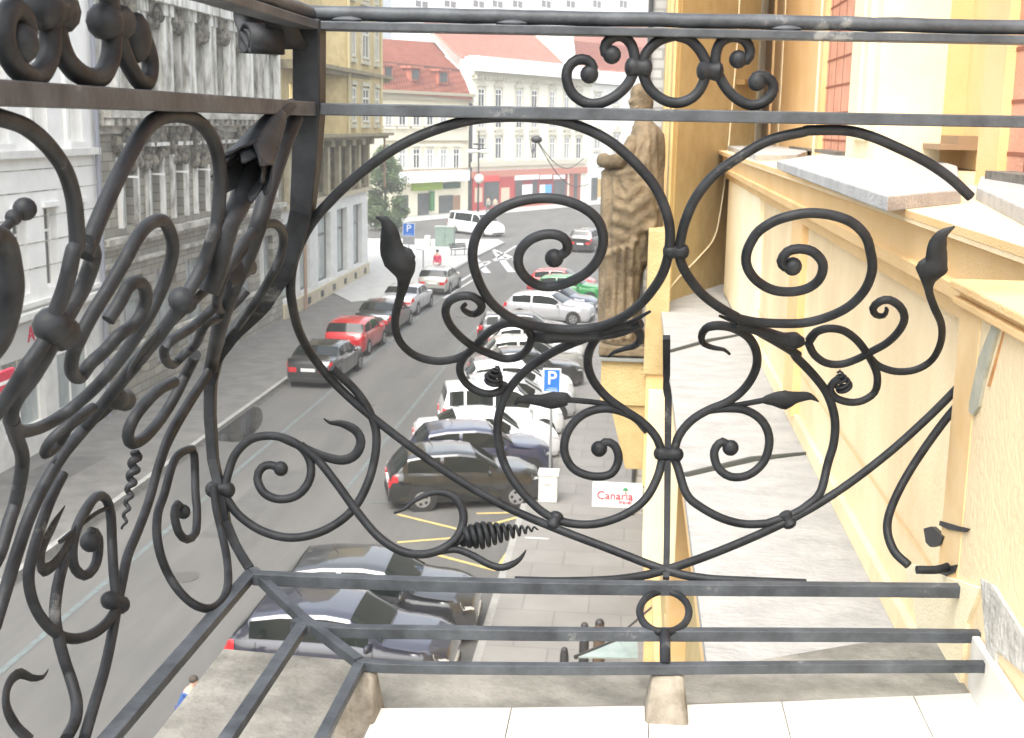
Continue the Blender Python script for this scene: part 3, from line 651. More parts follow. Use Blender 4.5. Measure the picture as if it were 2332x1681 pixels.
# ring between the two lower rails and its stub
c0 = E_(1513, 1345); c0.z = 8.862; za = 8.859; zb_ = 8.8315
u = Vector((1, KY, 0)).normalized(); A_ = on_z(1513, 1347, za-.004); Bp = on_z(1513, 1440, zb_+.006); vv = (A_-Bp)
g = MB(); g.sweep([Bp+vv*.5+u*(.034*math.cos(a))+vv*(.5*math.sin(a)) for a in [2*math.pi*k/28 for k in range(29)]], .0052, 8, caps=False); g.sm = True; g.build('ring', IRON, rail, smooth=True)
g = MB(); g.cyl(on_z(1514, 1440, zb_+.006), on_z(1515, 1518, 8.822), .0072); g.build('stub', IRON, rail, smooth=True)
# stone feet under the bottom rail
for i, (xx, w0, w1, m_) in enumerate(((c0.x+.002, .02, .034, STAIN), (QX+.004, .018, .03, STAIN))):
    y = eY(xx, 8.8195); g = MB()
    g.hexa([(xx-w1*.9, y-.055, slab_z), (xx+w1*.9, y-.055, slab_z), (xx+w1*.9, y+.03, slab_z), (xx-w1*.9, y+.03, slab_z)],
           [(xx-w0, y-.012, 8.812), (xx+w0, y-.012, 8.812), (xx+w0, y+.014, 8.812), (xx-w0, y+.014, 8.812)])
    g.build('mortar_foot', m_, bal, bevel=.006)
# --- left side panel
RL = .0067
def sl_(*segs, r=RL, eye=0, **k): return put(iron('scroll', px(*segs), 'L', r=r, **k), eye)
sl_(('A1', (-60, 770), (60, 800), (180, 850), (310, 960), (420, 1110), (480, 1280), (505, 1460), (512, 1635)), ('B1', (490, 200), (440, 420), (370, 620), (300, 800), (180, 980), (60, 1170), (-60, 1330)))
sl_(('A1', (-80, 1560),), ('B1', (20, 150), (60, 300), (75, 450), (50, 620), (-10, 800), (-90, 900)), r=.0095)
sl_(('B1', (480, 560), (390, 720), (330, 860), (230, 1030), (120, 1180), (75, 1300), (110, 1400), (250, 1390), (430, 1290), (620, 1130), (780, 950), (930, 740), (1040, 540), (1120, 340), (1150, 180), (1120, 60), (1075, 5), (1000, 25), (920, 110), (820, 290), (720, 460), (620, 620), (530, 790), (480, 920), (480, 1020), (530, 1050), (600, 960), (700, 870), (790, 770), (900, 690), (965, 560), (960, 450), (910, 415), (850, 450), (790, 560), (720, 670)), r=.0066)
sl_(('A1', (560, 1700), (640, 1500), (740, 1270), (850, 1050), (950, 880), (1050, 790), (1180, 765), (1310, 805), (1410, 920), (1460, 1100), (1460, 1300), (1440, 1500)), ('B1', (1420, 100), (1350, 300), (1240, 500), (1110, 700), (960, 890), (830, 1050), (700, 1210), (560, 1390), (420, 1560)), ('C1', (300, -60), (200, 150), (120, 380), (40, 640), (-40, 900)), r=.0075)
sl_(('A1', (640, 1500), (590, 1640)), ('B1', (570, 150), (620, 230), (560, 430), (480, 580), (400, 720)), r=.0072)
sl_(('B1', (1640, 350), (1590, 400), (1520, 540), (1470, 600), (1440, 560), (1470, 420), (1550, 260), (1640, 130), (1730, 50), (1820, 25), (1880, 90), (1870, 230), (1790, 400), (1690, 560), (1580, 720), (1470, 900), (1330, 1120), (1200, 1330), (1110, 1500), (1060, 1640)), r=.0062)
leaf(px(('B1', (1520, 420), (1580, 350), (1640, 310), (1690, 320))), [(0, .009), (.5, .016), (1, .008)], 'L')
sl_(('B1', (1450, 560), (1300, 700), (1110, 830), (1100, 930), (1150, 965), (1220, 900), (1300, 830), (1360, 700), (1440, 660), (1560, 560), (1640, 470)), r=.0062)
sl_(('B1', (1160, 1080), (1060, 1130), (960, 1230), (880, 1340), (850, 1440), (880, 1490), (960, 1450), (1060, 1340), (1150, 1200), (1220, 1060), (1300, 900)), r=.0082)
mbx = iron('twisted_strip', px(('B1', (1640, 180), (1560, 290), (1400, 440), (1230, 600), (1080, 740), (930, 900), (830, 1060), (780, 1200), (640, 1330), (470, 1500), (360, 1640))), 'L', r=.0068, flat=.4); put(mbx)
sl_(('B1', (560, 1300), (460, 1380), (380, 1500), (300, 1560), (330, 1480), (480, 1340), (620, 1250)), r=.006)
# spirals below
MORE = 1
sl_(('C1', (1218, 130), (1180, 80), (1160, 150), (1190, 270), (1245, 315), (1300, 270), (1310, 130), (1300, 0)), ('B1', (1290, 1560), (1250, 1530), (1160, 1600)), ('C1', (1090, 20), (1050, 140), (1045, 300), (1085, 470), (1170, 630), (1280, 740), (1390, 775), (1470, 730), (1515, 620), (1510, 450), (1475, 270), (1440, 120), (1420, -40)), r=.0064, eye=.0105)
sl_(('B1', (1470, 800), (1390, 1000), (1260, 1200), (1130, 1420), (1060, 1620)), ('C1', (990, 60), (920, 250), (850, 420), (810, 600), (775, 780), (735, 1000), (690, 1200), (630, 1400), (560, 1640)), r=.0066)
sl_(('C1', (600, 330), (610, 260), (650, 300), (650, 420), (620, 510), (560, 555), (500, 510), (480, 410), (500, 270), (560, 130), (640, 30), (700, 40), (735, 140), (745, 320), (755, 520), (775, 720)), r=.0064, eye=.0125)
sl_(('C1', (780, 770), (700, 880), (600, 950), (480, 975), (370, 935), (270, 830), (210, 700), (190, 550), (220, 400), (280, 200), (340, 40)), ('B1', (420, 1690),), r=.0066)
sl_(('C1', (430, 430), (385, 620), (365, 800), (385, 950), (430, 1120), (480, 1270), (510, 1400), (500, 1520), (440, 1640)), r=.0068)
leaf(px(('C1', (620, 60), (500, 260), (400, 430), (320, 510), (275, 500), (280, 380), (350, 230), (432, 90))), [(0, .006), (.6, .0075), (.85, .006), (1, .001)], 'L')
leaf(px(('C1', (320, 1180), (285, 1230), (210, 1235), (140, 1205), (75, 1245), (40, 1340), (50, 1450), (110, 1560), (200, 1650))), [(0, .001), (.3, .006), (1, .007)], 'L')
sl_(('B1', (75, 1330), (110, 1450), (150, 1600)), ('C1', (110, 40), (60, 200), (0, 400), (-50, 500)), r=.0075)
sl_(('C1', (400, 330), (520, 230), (640, 140), (720, 100)), r=.003)
for a, b, rr in (((108, 733), (150, 765), .013), ((408, 680), (425, 690), .0115), ((240, 1362), (285, 1382), .010), ((255, 905), (290, 912), .012)):
    collar(a, b, rr, 'L')
coil((311, 1028), (281, 1205), .0042, 6, 'twisted_rod', 'L', wire=.0062, r1=.002)
g = MB(); g.ball(L_(912/2.92, 250/2.92), .0155, 12, (.7, 1, 1.3)); g.build('scroll_end', IRON, rail, smooth=True)
# rose bud near the corner
g = MB()
pa_ = px(('A1', (1700, 1080), (1640, 1230), (1580, 1380)), ('B1', (1530, 0), (1480, 150), (1440, 330), (1380, 480))); P = [L_(a, b, -.03) for a, b in pa_]
g.sweep(spline(P, .01), [.0115]*len(spline(P, .01)), 10); g.build('tendril', IRON, rail, smooth=True)
def petal(tip, base, w_, name='petal', off=-.04):
    a, b = L_(*base, off), L_(*tip, off-.01); d = (b-a); side = d.cross(Vector((.3, 1, 0))).normalized(); nn = side.cross(d).normalized(); mb = MB(); vs = []; n = 8
    for i in range(n+1):
        t = i/n; ww = w_*math.sin(math.pi*min(1, t*.8+.14))**.8*(1 if t < .85 else (1-t)/.15*.8+.2); c = a+d*t+nn*(.006*math.sin(t*3.2))
        vs += [c-side*ww+nn*.003, c-side*ww*.4-nn*.003, c+side*ww*.4-nn*.003, c+side*ww+nn*.003]
    fs = [(i*4+k, i*4+k+1, (i+1)*4+k+1, (i+1)*4+k) for i in range(n) for k in range(3)]
    mb.add(vs, fs); o = mb.build(name, IRON, rail, smooth=True); sm = o.modifiers.new('s', 'SOLIDIFY'); sm.thickness = .0025; return o
a_, b_ = L_(636, 258, -.03), L_(548, 408, -.045); ax = (b_-a_); AL = ax.length; ax.normalize(); e1 = ax.cross(Vector((0, 0, 1))).normalized(); e2 = ax.cross(e1)
for layer, (rm, ph, ln) in enumerate(((1.0, 0, 1.0), (.8, .63, 1.03))):
    for k in range(5):
        mb = MB(); vs = []; nn_ = 10
        for i in range(nn_+1):
            t_ = i/nn_; hwid = math.radians(46)*(math.sin(math.pi*min(1, t_*.6+.3)))**.6*(1 if t_ < .8 else 1-(t_-.8)/.2*.85)
            for q in range(7):
                an = ph+k*2*math.pi/5+hwid*(q-3)/3; rr = (.0085+.0175*t_**.7+.003*max(0, t_-.75)/.25)*rm*(1+.07*abs(q-3)/3*t_)
                vs.append(a_+ax*(AL*ln*t_)+(e1*math.cos(an)+e2*math.sin(an))*rr)
        mb.add(vs, [(i*7+q, i*7+q+1, (i+1)*7+q+1, (i+1)*7+q) for i in range(nn_) for q in range(6)])
        o = mb.build('petal', IRON, rail, smooth=True); sm = o.modifiers.new('s', 'SOLIDIFY'); sm.thickness = .0026
g = MB(); P = spline([L_(664, 238, -.02), L_(650, 248, -.03), a_, a_+ax*.02], .006); g.sweep(P, [.007+.004*i/len(P) for i in range(len(P))], 12); g.build('bud_cup', IRON, rail, smooth=True)
# upper ornament of the left side
sl_(('A1', (120, 290), (170, 240), (160, 130), (100, 60), (50, 90), (20, 200), (40, 330), (110, 450), (210, 515), (290, 460), (330, 340), (335, 200), (330, 60)), r=.0084, eye=.014)
sl_(('A1', (360, 60), (370, 200), (420, 360), (500, 470), (600, 520), (680, 500), (730, 400), (745, 280), (740, 120), (720, -60)), r=.0086)
sl_(('A1', (770, 150), (800, 300), (860, 440), (930, 545), (980, 540), (1000, 430), (975, 310), (930, 220), (890, 200), (885, 270), (920, 320)), r=.0078)
sl_(('A1', (330, 60), (350, -60)), r=.009)
collar((78, 16), (153, 30), .0135, 'L'); collar((222, 48), (284, 52), .0125, 'L')
g = MB(); P = [L_(a, b, .05) for a, b in px(('A1', (165, 1390), (60, 1490), (-60, 1600)))]; g.sweep(P, .0035, 8); g.ball(P[0], .0085, 12)
g.ball(L_(*px(('A1', (90, 1445)))[0], .05), .006, 10); g.build('finial_rod', IRON, rail, smooth=True)
# curled flat band at the top corner
cc = on_y(594, 92, 1.50); mb = MB(); wv = Vector((.75, .66, 0)).normalized(); hh_ = Vector((-wv.y, wv.x, 0)); UZ = Vector((0, 0, 1)); sp = []
for i in range(27):
    a = -1.5*math.pi-.0+i/26*2.75*math.pi; r_ = .010+.0105*i/26; sp.append(cc+hh_*(-math.cos(a)*r_)*-1+UZ*(math.sin(a)*-r_)*-1)
last = sp[-1]-cc
end = Vector((QX-.7071*.102, QY+.7071*.102-.01, 9.585))
sp = [p for p in sp]+[cc+hh_*.026+UZ*.024, cc+hh_*.018+UZ*.044, cc-hh_*.008+UZ*.052, cc-hh_*.034+UZ*.038, cc*.35+end*.65+UZ*.0, end]
wv = wv*.021
sp2 = spline(sp, .004)
vs = []; 
for p in sp2: vs += [p-wv, p+wv]
mb.add(vs, [(2*i, 2*i+1, 2*i+3, 2*i+2) for i in range(len(sp2)-1)]); o = mb.build('curled_band', IRON, rail, smooth=True)
sm = o.modifiers.new('s', 'SOLIDIFY'); sm.thickness = .004; sm.offset = 0
for k, xx in enumerate((790, 1165, 1790)):
    p = E_(xx, 40); g = MB(); g.ball(Vector((p.x, eY(p.x, 9.62)-.004, 9.6195)), .009, 10, (2.2, .9, .55)); g.build('weld', RAILM, rail, smooth=True)
#==PART:left
# ------------------------------------------------------------------ the left side of the street
PL = Plane((-16.55, 0, 0), (0, 1, 0), (1, 0, 0))
# white building
wb = thing('white_building', 'white rendered building at the left edge with tall dark windows above shop signs', 'building', (-17, 31, 0))
hs = [(34.25+k*1.85-1.85*4, 34.25+k*1.85-1.85*4+.8, 4.65, 6.95) for k in range(6)] ; hs = [h for h in hs if h[1] < 37.3]
h2 = [(a, b, 8.75, 10.9) for a, b, _, _ in [(33.7-2.25*k, 34.55-2.25*k, 0, 0) for k in range(3)]+[(35.95, 36.8, 0, 0)]]
g = MB(); PL.wall(g, 24, 37.85, 4.2, 17, hs+h2, .3); g.build('wall', WHITEW, wb)
g = MB(); gh = [(25+k*3.2, 27.4+k*3.2, .9, 3.2) for k in range(4)]; PL.wall(g, 24, 37.85, 0, 4.2, gh, .3); g.build('shop_wall', GREYP, wb)
for h in hs: PL.window(wb, *h, glass=GLASS, depth=.25)
for h in h2: PL.window(wb, *h, glass=CURT, depth=.25)
for h in gh: PL.window(wb, *h, glass=PALEGL, depth=.2, mull=1, transom=.75)
g = MB(); PL.box(g, 24, 37.8, 4.02, 4.2, 0, .28); PL.box(g, 24, 37.8, 8.35, 8.55, 0, .22); PL.box(g, 24, 37.8, 4.3, 4.42, 0, .14); split_build(g, 'string_course', GREYP, wb)
g = MB()
for h in h2: PL.box(g, h[0]-.18, h[0], h[2]-.2, h[3]+.3, 0, .1); PL.box(g, h[1], h[1]+.18, h[2]-.2, h[3]+.3, 0, .1); PL.box(g, h[0]-.18, h[1]+.18, h[2]-.2, h[2], .1, .2)
for h in hs: PL.box(g, h[0]-.1, h[1]+.1, h[3], h[3]+.14, 0, .1)
split_build(g, 'window_surround', WHITEW, wb)
g = MB(); g.cyl((-16.4, 37.7, 0), (-16.4, 37.7, 17), .08); split_build(g, 'downpipe', mat('pipe_bluegrey', (.22, .23, .27), .5), wb)
g = MB(); 
for z in (5.3, 6.0, 6.7, 7.4, 8.0): PL.box(g, 24, 37.8, z, z+.03, 0.0, .012)
g.build('render_groove', DIRTY, wb)
# sign board with the red letter, red sign, advert case
sb = thing('shop_sign', 'grey sign board with a red letter A over the left shop', 'sign', (-16.3, 32.6, 3.6))
g = MB(); PL.box(g, 31.2, 33.6, 3.0, 4.0, .02, .12); g.build('board', mat('board_grey', (.5, .5, .48), .6), sb, bevel=.01)
p = on_x(72, 762, -16.40); text_mesh('letter', 'A', .62, REDL, sb, (-16.41, p.y, p.z), (0, 1, 0))
rs = thing('shop_awning_sign', 'red box sign with white stripe and yellow edge at the far left edge', 'sign', on_x(10, 860, -14.2))
a_, b_ = on_x(-60, 830, -14.2), on_x(36, 885, -14.2); y0, y1 = a_.y, b_.y; zc = b_.z
g = MB(); g.box(-14.3, -14.2, y0, y1, zc+.05, zc+.50); g.build('board', REDL, rs)
g = MB(); g.box(-14.2, -14.195, y0, y1, zc+.20, zc+.28); split_build(g, 'stripe', WH, rs)
g = MB(); g.box(-14.3, -14.19, y0, y1, zc-.07, zc+.05); split_build(g, 'stripe', mat('sign_yellow', (.6, .45, .03), .5), rs)
g = MB(); g.cyl((-14.25, y0+.4, .1), (-14.25, y0+.4, zc-.07), .04); g.build('post', DARKM, rs)
cl = on_z(175, 960, .13); ad = thing('advert_case', 'tall framed advert case standing on the left pavement behind the railing', 'display case', cl)
g = MB(); X = cl.x
for yy in (cl.y-.05, cl.y+2.35): g.box(X-.08, X+.08, yy, yy+.12, .13, 2.7)
g.box(X-.08, X+.08, cl.y+.07, cl.y+2.35, 2.5, 2.7); g.box(X-.08, X+.08, cl.y+.07, cl.y+2.35, .5, .62); g.build('frame', mat('case_frame', (.55, .54, .48), .4), ad)
g = MB(); g.box(X-.02, X+.02, cl.y+.07, cl.y+2.35, .62, 2.5); g.build('pane', PALEGL, ad)
g = MB(); g.box(X+.02, X+.03, cl.y+.4, cl.y+1.9, 2.15, 2.4); g.build('header', mat('case_blue', (.1, .2, .42), .4), ad)
# sooty stone building
st = thing('stone_building', 'sooty grey stone building with carved window surrounds left of the corner post', 'building', (-17, 48, 0))
f1 = [(39.6+k*2.35, 40.75+k*2.35, 5.95, 8.1) for k in range(8)]; f2 = [(39.6+k*2.35, 40.75+k*2.35, 10.2, 12.9) for k in range(8)]
g = MB(); PL.wall(g, 37.9, 58.3, 5.7, 8.95, f1, .35); g.build('wall', RUST, st)
g = MB(); PL.wall(g, 37.9, 58.3, 9.7, 18, f2, .35); g.build('wall', DIRTY, st)
gf = [(39.2+k*3.1, 41.3+k*3.1, .9, 4.3) for k in range(6)]
g = MB(); PL.wall(g, 37.9, 58.3, 0, 5.5, gf, .3); g.build('wall', RUST, st)
for h in f1: PL.window(st, *h, frame=mat('old_frame', (.5, .52, .5), .6), glass=PALEGL, depth=.3)
for h in f2: PL.window(st, *h, frame=WHITEP, glass=CURT, depth=.3)
for h in gf: PL.window(st, *h, frame=GREYM, glass=PALEGL, depth=.25, transom=.75)
g = MB(); PL.box(g, 37.9, 58.3, 5.5, 5.7, 0, .3); PL.box(g, 37.9, 58.3, 5.35, 5.5, 0, .16); PL.box(g, 37.9, 58.3, 9.45, 9.72, -.1, .55); PL.box(g, 37.9, 58.3, 9.2, 9.45, -.1, .3); PL.box(g, 37.9, 58.3, 8.95, 9.2, -.1, .12)
PL.box(g, 37.9, 58.3, 1.9, 2.05, 0, .08); PL.box(g, 37.9, 58.3, 4.75, 4.9, 0, .12)
k = 38
while k < 58.2: PL.box(g, k, k+.28, 9.22, 9.44, .3, .48); k += .62
g.build('cornice', mat('cornice_stone', (.20, .19, .16), .9, 0, (.55, .54, .48), 2, .5, 12, contrast=(.36, .6), stretch=(1, .5, 1)), st)
g = MB()
for h in f1:
    PL.box(g, h[0]-.2, h[0], h[2], h[3]+.1, 0, .14); PL.box(g, h[1], h[1]+.2, h[2], h[3]+.1, 0, .14); PL.box(g, h[0]-.3, h[1]+.3, h[3]+.42, h[3]+.55, 0, .3)
for h in f2:
    for q in (h[0]-.45, h[1]+.2):
        PL.box(g, q, q+.25, 9.72, 12.9, 0, .26); PL.box(g, q-.06, q+.31, 12.9, 13.3, 0, .32)
    PL.box(g, h[0]-.6, h[1]+.6, 13.3, 13.6, 0, .45)
g.build('window_surround', mat('pale_stone', (.19, .18, .155), .9, 0, (.74, .74, .70), 2.2, .6, 8, contrast=(.36, .56), stretch=(1, 1, .22)), st)
for h in f1+f2:
    g = MB(); m_ = (h[0]+h[1])/2; z0 = h[3]+.1
    for kk in range(26):
        u_ = m_+random.uniform(-.95, .95); z_ = z0+random.uniform(-.35, .8)*(1 if h[3] < 9 else 1.6)
        g.ball(PL.p(u_, z_, .1), random.uniform(.12, .3), 6, (.9, 1, 1.2))
    g.build('carving', DIRTYD, st)
g = MB()
for h in f1: PL.box(g, h[0]+.3, h[0]+.38, h[2]+1.6, h[2]+1.66, 0, .5)
split_build(g, 'bracket_lamp', WH, st)
# yellow bay building
yb = thing('yellow_bay_building', 'yellow corner building with projecting bay above grey shop windows at the junction', 'building', (-17, 70, 0))
ar = [(59.6+k*2.55, 61.3+k*2.55, 5.75, 8.1) for k in range(7)]
g = MB(); PL.wall(g, 58.3, 77.9, 5.5, 8.7, ar, .4); g.build('arcade_wall', YELD, yb)
for h in ar: PL.window(yb, *h, frame=mat('dark_wood', (.1, .08, .05), .7), glass=GLASS, depth=.35)
g = MB()
for k in range(8): PL.box(g, 58.85+k*2.55, 59.35+k*2.55, 5.6, 8.6, 0, .25); PL.box(g, 58.7+k*2.55, 59.5+k*2.55, 8.1, 8.6, .25, .5)
split_build(g, 'pilaster', mat('bay_column', (.3, .26, .16), .9, 0, (.42, .38, .26), 2), yb)
g = MB(); PL.box(g, 62, 80, 8.62, 8.78, 0, 1.2); PL.box(g, 62, 79.8, 8.45, 8.62, 0, .9); PL.box(g, 58.3, 79.6, 12.0, 12.2, 0, 1.25); PL.box(g, 58.3, 79.5, 11.8, 12.0, 0, 1.05); split_build(g, 'string_course', mat('bay_band', (.17, .14, .08), .9, 0, (.3, .26, .16), 3), yb)
g = MB(); PL.wall(g, 58.3, 78.0, 8.78, 19, [(60, 61.2, 9.3, 11.2)], .3); g.quad((-16.55, 78, 5.5), (-16.55, 78, 19), (-22, 80, 19), (-22, 80, 5.5)); g.build('wall', YEL, yb)
# octagonal bay
bay = [(-16.55, 66.5), (-15.6, 68.2), (-15.45, 76.2), (-16.2, 79.4), (-18.5, 79.8), (-18.5, 66.5)]
g = MB(); g.prism(bay, 8.78, 19); g.build('bay', YEL, yb)
PB = Plane((-15.6, 68.2, 0), (.15, 8, 0), (8, -.15, 0)); PB2 = Plane((-15.45, 76.2, 0), (-.75, 3.2, 0), (3.2, .75, 0)); PB3 = Plane((-16.55, 66.5, 0), (.95, 1.7, 0), (1.7, -.95, 0))
def lbay(pl_, a, b, c, d, cross=True): 
    g = MB(); pl_.box(g, a-.12, a, c-.1, d+.1, 0, .1); pl_.box(g, b, b+.12, c-.1, d+.1, 0, .1); pl_.box(g, a-.12, b+.12, d+.1, d+.3, 0, .16); pl_.box(g, a-.12, b+.12, c-.3, c-.1, 0, .16)
    g.build('window_surround', mat('bay_grey', (.42, .40, .30), .9, 0, (.55, .52, .4), 3), yb)
    pl_.window(yb, a, b, c, d, frame=mat('pale_frame', (.6, .58, .48), .6), glass=GLASS, n=.12, depth=.06, fw=.12)
for z0 in (9.2, 12.7, 15.9): lbay(PB, 3.1, 4.7, z0+.2, z0+2.1); lbay(PB, .6, 1.5, z0+.2, z0+2.1); lbay(PB, 6.3, 7.2, z0+.2, z0+2.1); lbay(PB2, 1.0, 2.2, z0+.2, z0+2.1)
g = MB(); 
for x0, y0 in bay[1:4]: g.cyl((x0+.06, y0, 8.8), (x0+.06, y0, 19), .1, n=8)
split_build(g, 'corner_shaft', mat('bay_shaft', (.5, .44, .26), .9), yb)
# ground floor
gw = []
us = [(PL.px(x0, 560)[0], PL.px(x1, 560)[0]) for x0, x1 in ((600, 628), (640, 665), (682, 706), (724, 753), (768, 791), (805, 825))]
gw = [(a, b, .97, 4.6) for a, b in us]
g = MB(); PL.wall(g, 58.3, 77.6, .8, 5.5, gw, .35); g.quad((-16.55, 77.6, 0), (-16.55, 77.6, 5.5), (-22, 79.5, 5.5), (-22, 79.5, 0)); g.build('shop_wall', GREYP, yb)
for h in gw:
    PL.window(yb, *h, frame=mat('dark_frame', (.12, .12, .11), .5), glass=PALEGL, depth=.3, transom=.68, fw=.1, mull=0)
g = MB(); PL.box(g, 58.3, 77.6, 0.1, .8, -.1, .12); PL.box(g, 58.3, 77.6, 5.3, 5.52, 0, .25); g.build('plinth', PLINTH, yb)
g = MB()
for k in range(7): PL.box(g, 59.8+k*2.7, 60.4+k*2.7, .28, .62, .12, .135)
split_build(g, 'plinth_vent', DARKM, yb)
g = MB(); g.cyl((-16.3, 61.6, 0.1), (-16.3, 61.6, 5.3), .08); g.cyl((-15.9, 79.7, 5.4), (-15.9, 79.7, 8.5), .07); split_build(g, 'downpipe', mat('rust_pipe', (.3, .2, .14), .6), yb)
#==PART:far
# ------------------------------------------------------------------ far side of the junction
def frect(par, name, m_, x0, y0, x1, y1, n0=0, n1=.1, z=None):
    a = PF.px(x0, y0, n1); b = PF.px(x1, y1, n1); mb = MB(); z0, z1 = sorted((a[1], b[1])) if z is None else z
    PF.box(mb, min(a[0], b[0]), max(a[0], b[0]), z0, z1, n0, n1); return mb.build(name, m_, par)
def fwin(par, xs, yt, yb_, ww, m_frame=WHITEP, glass=GLASS, trim=None, peak=False, slope=0, x0=0):
    for x in xs:
        ct = PF.px(x, yt+slope*(x-x0)); cb = PF.px(x, yb_+slope*(x-x0)); a, b = ct[0]-ww/2, ct[0]+ww/2
        wz = cb[1], ct[1]
        g = MB(); PF.box(g, a-.22, a, wz[0]-.1, wz[1]+.25, 0, .12); PF.box(g, b, b+.22, wz[0]-.1, wz[1]+.25, 0, .12); PF.box(g, a-.35, b+.35, wz[1]+.25, wz[1]+.42, 0, .3); PF.box(g, a-.3, b+.3, wz[0]-.3, wz[0]-.1, 0, .25)
        if peak: g.hexa([PF.p(a-.3, wz[1]+.42, .0), PF.p(b+.3, wz[1]+.42, 0), PF.p(b+.3, wz[1]+.42, .2), PF.p(a-.3, wz[1]+.42, .2)], [PF.p((a+b)/2-.1, wz[1]+1.1, 0), PF.p((a+b)/2+.1, wz[1]+1.1, 0), PF.p((a+b)/2+.1, wz[1]+1.1, .2), PF.p((a+b)/2-.1, wz[1]+1.1, .2)])
        g.build('window_surround', trim or FARTRIM, par)
        PF.window(par, a, b, wz[0], wz[1], frame=m_frame, glass=random.choice((glass, CURT, GLASS)), n=.12, depth=.06, transom=.72, fw=.1)
def fpoly(par, name, m_, pts, n):          # a face through px points, each at its own setback
    q = [PF.p(*PF.px(x, y, nn), nn) for (x, y), nn in zip(pts, n)]; mb = MB(); mb.quad(*q); mb.hexa([p+Vector((0, 0, -.25)) for p in q], q); return mb.build(name, m_, par)
u0 = PF.px(800, 300)[0]; uA = PF.px(1072, 300)[0]; uB = PF.px(1342, 300)[0]; uC = PF.px(1480, 300)[0]
zA = PF.px(960, 212)[1]; zB = PF.px(1200, 160)[1]
b1 = thing('mansard_house', 'cream house with red mansard roof and three small dormers behind the tree', 'building', PF.p(uA-8, 0, -3))
g = MB(); PF.box(g, u0-12, uA-.02, 0, zA-.7, -12, 0); g.build('wall', FARW, b1)
g = MB(); PF.box(g, u0-12, uA, zA-.7, zA-.15, -12, .35); PF.box(g, u0-12, uA, zA-.15, zA+.15, -12, .6); g.build('cornice', mat('mansard_cornice', (.4, .36, .26), .9), b1)
fpoly(b1, 'roof', ROOF, [(800, 197), (1074, 222), (1050, 160), (800, 133)], [.5, .5, -1.2, -1.2])
fpoly(b1, 'roof', ROOF, [(800, 133), (1051, 160), (996, 97), (800, 84)], [-1.2, -1.2, -6, -6])
fpoly(b1, 'roof_edge', mat('roof_dark_red', (.16, .06, .04), .9), [(800, 137), (1051, 163), (1051, 158), (800, 132)], [-1.1, -1.1, -1.2, -1.2])  # dark red line between the two roof slopes
for x, y in ((884, 164), (946, 170), (1010, 177)):
    dn = -.7; a = PF.px(x-11, y, 0); b = PF.px(x+11, y, 0); zt0 = PF.px(x, y-14, 0)[1]; zb0 = PF.px(x, y+15, 0)[1]
    g = MB(); PF.box(g, a[0], b[0], zb0, zt0, -3, 0.0); PF.box(g, a[0]-.25, b[0]+.25, zt0, zt0+.25, -3, .25); d_ = g.build('dormer', ROOF, b1)
    g = MB(); PF.box(g, a[0]+.25, b[0]-.25, zb0+.2, zt0-.15, 0, .04); g.build('pane', GLASS, d_)
fwin(b1, (884, 915, 947, 978, 1009, 1038), 339, 384, 1.15, trim=FARW2, glass=GLASS)
fwin(b1, (884, 915, 947, 978, 1009, 1038), 250, 286, 1.15, trim=FARW2)
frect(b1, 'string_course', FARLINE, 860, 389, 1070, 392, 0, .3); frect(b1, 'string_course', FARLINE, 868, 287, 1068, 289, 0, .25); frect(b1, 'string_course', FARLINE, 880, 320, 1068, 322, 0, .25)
frect(b1, 'awning', WH, 905, 394, 1070, 411, 0, 1.2)
frect(b1, 'shop_fascia', GREENS, 942, 417, 1008, 431, 0, .3); frect(b1, 'shop_fascia', mat('dark_green', (.03, .08, .05), .5), 1014, 417, 1049, 428, 0, .3)
frect(b1, 'shop_door', GLASS, 954, 441, 977, 497, 0, .15); frect(b1, 'shop_window', GLASS, 1002, 446, 1031, 492, 0, .15); frect(b1, 'banner', mat('banner_green', (.06, .2, .07), .6), 982, 436, 990, 480, 0, .3)
frect(b1, 'shop_window', GLASS, 905, 446, 930, 490, 0, .15); frect(b1, 'brown_door', mat('brown_door', (.3, .17, .1), .7), 1031, 446, 1048, 490, 0, .12)
b2 = thing('pale_town_house', 'pale yellow town house with pale red roof above the red shopfronts', 'building', PF.p(uA+8, 0, -3))
g = MB(); PF.box(g, uA, uB, 0, zB-1, -12, .02); g.build('wall', FARW2, b2)
g = MB(); PF.box(g, uA, uB, zB-1.0, zB-.55, -12, .35); k = uA+.2
while k < uB-.3: PF.box(g, k, k+.25, zB-1.35, zB-1.0, .02, .55); k += .6
g.build('cornice', mat('pale_cornice', (.5, .48, .38), .9), b2)
g = MB(); PF.box(g, uA, uB, zB-.55, zB+1.0, -12, .95); g.build('parapet', FARWH, b2)
fpoly(b2, 'roof', ROOF2, [(1052, 128), (1300, 152), (1200, 62), (965, 50)], [-.4, -.4, -7, -7])
fwin(b2, (1095, 1134, 1181, 1216, 1257, 1290, 1317), 202, 243, 1.25, peak=True, slope=.035, x0=1095, glass=CURT)
fwin(b2, (1095, 1134, 1181, 1216, 1257, 1290, 1317), 313, 362, 1.25, peak=True, glass=CURT)
fwin(b2, (1095, 1134, 1181, 1216, 1257, 1290, 1317), 272, 292, 1.25, glass=CURT)
frect(b2, 'string_course', FARTRIM, 1076, 369, 1338, 372, 0, .35); frect(b2, 'string_course', mat('dull_red', (.5, .2, .15), .8), 1076, 391, 1338, 394, 0, .3)
frect(b2, 'downpipe', DARKM, 1071, 235, 1074, 480, 0, .15)
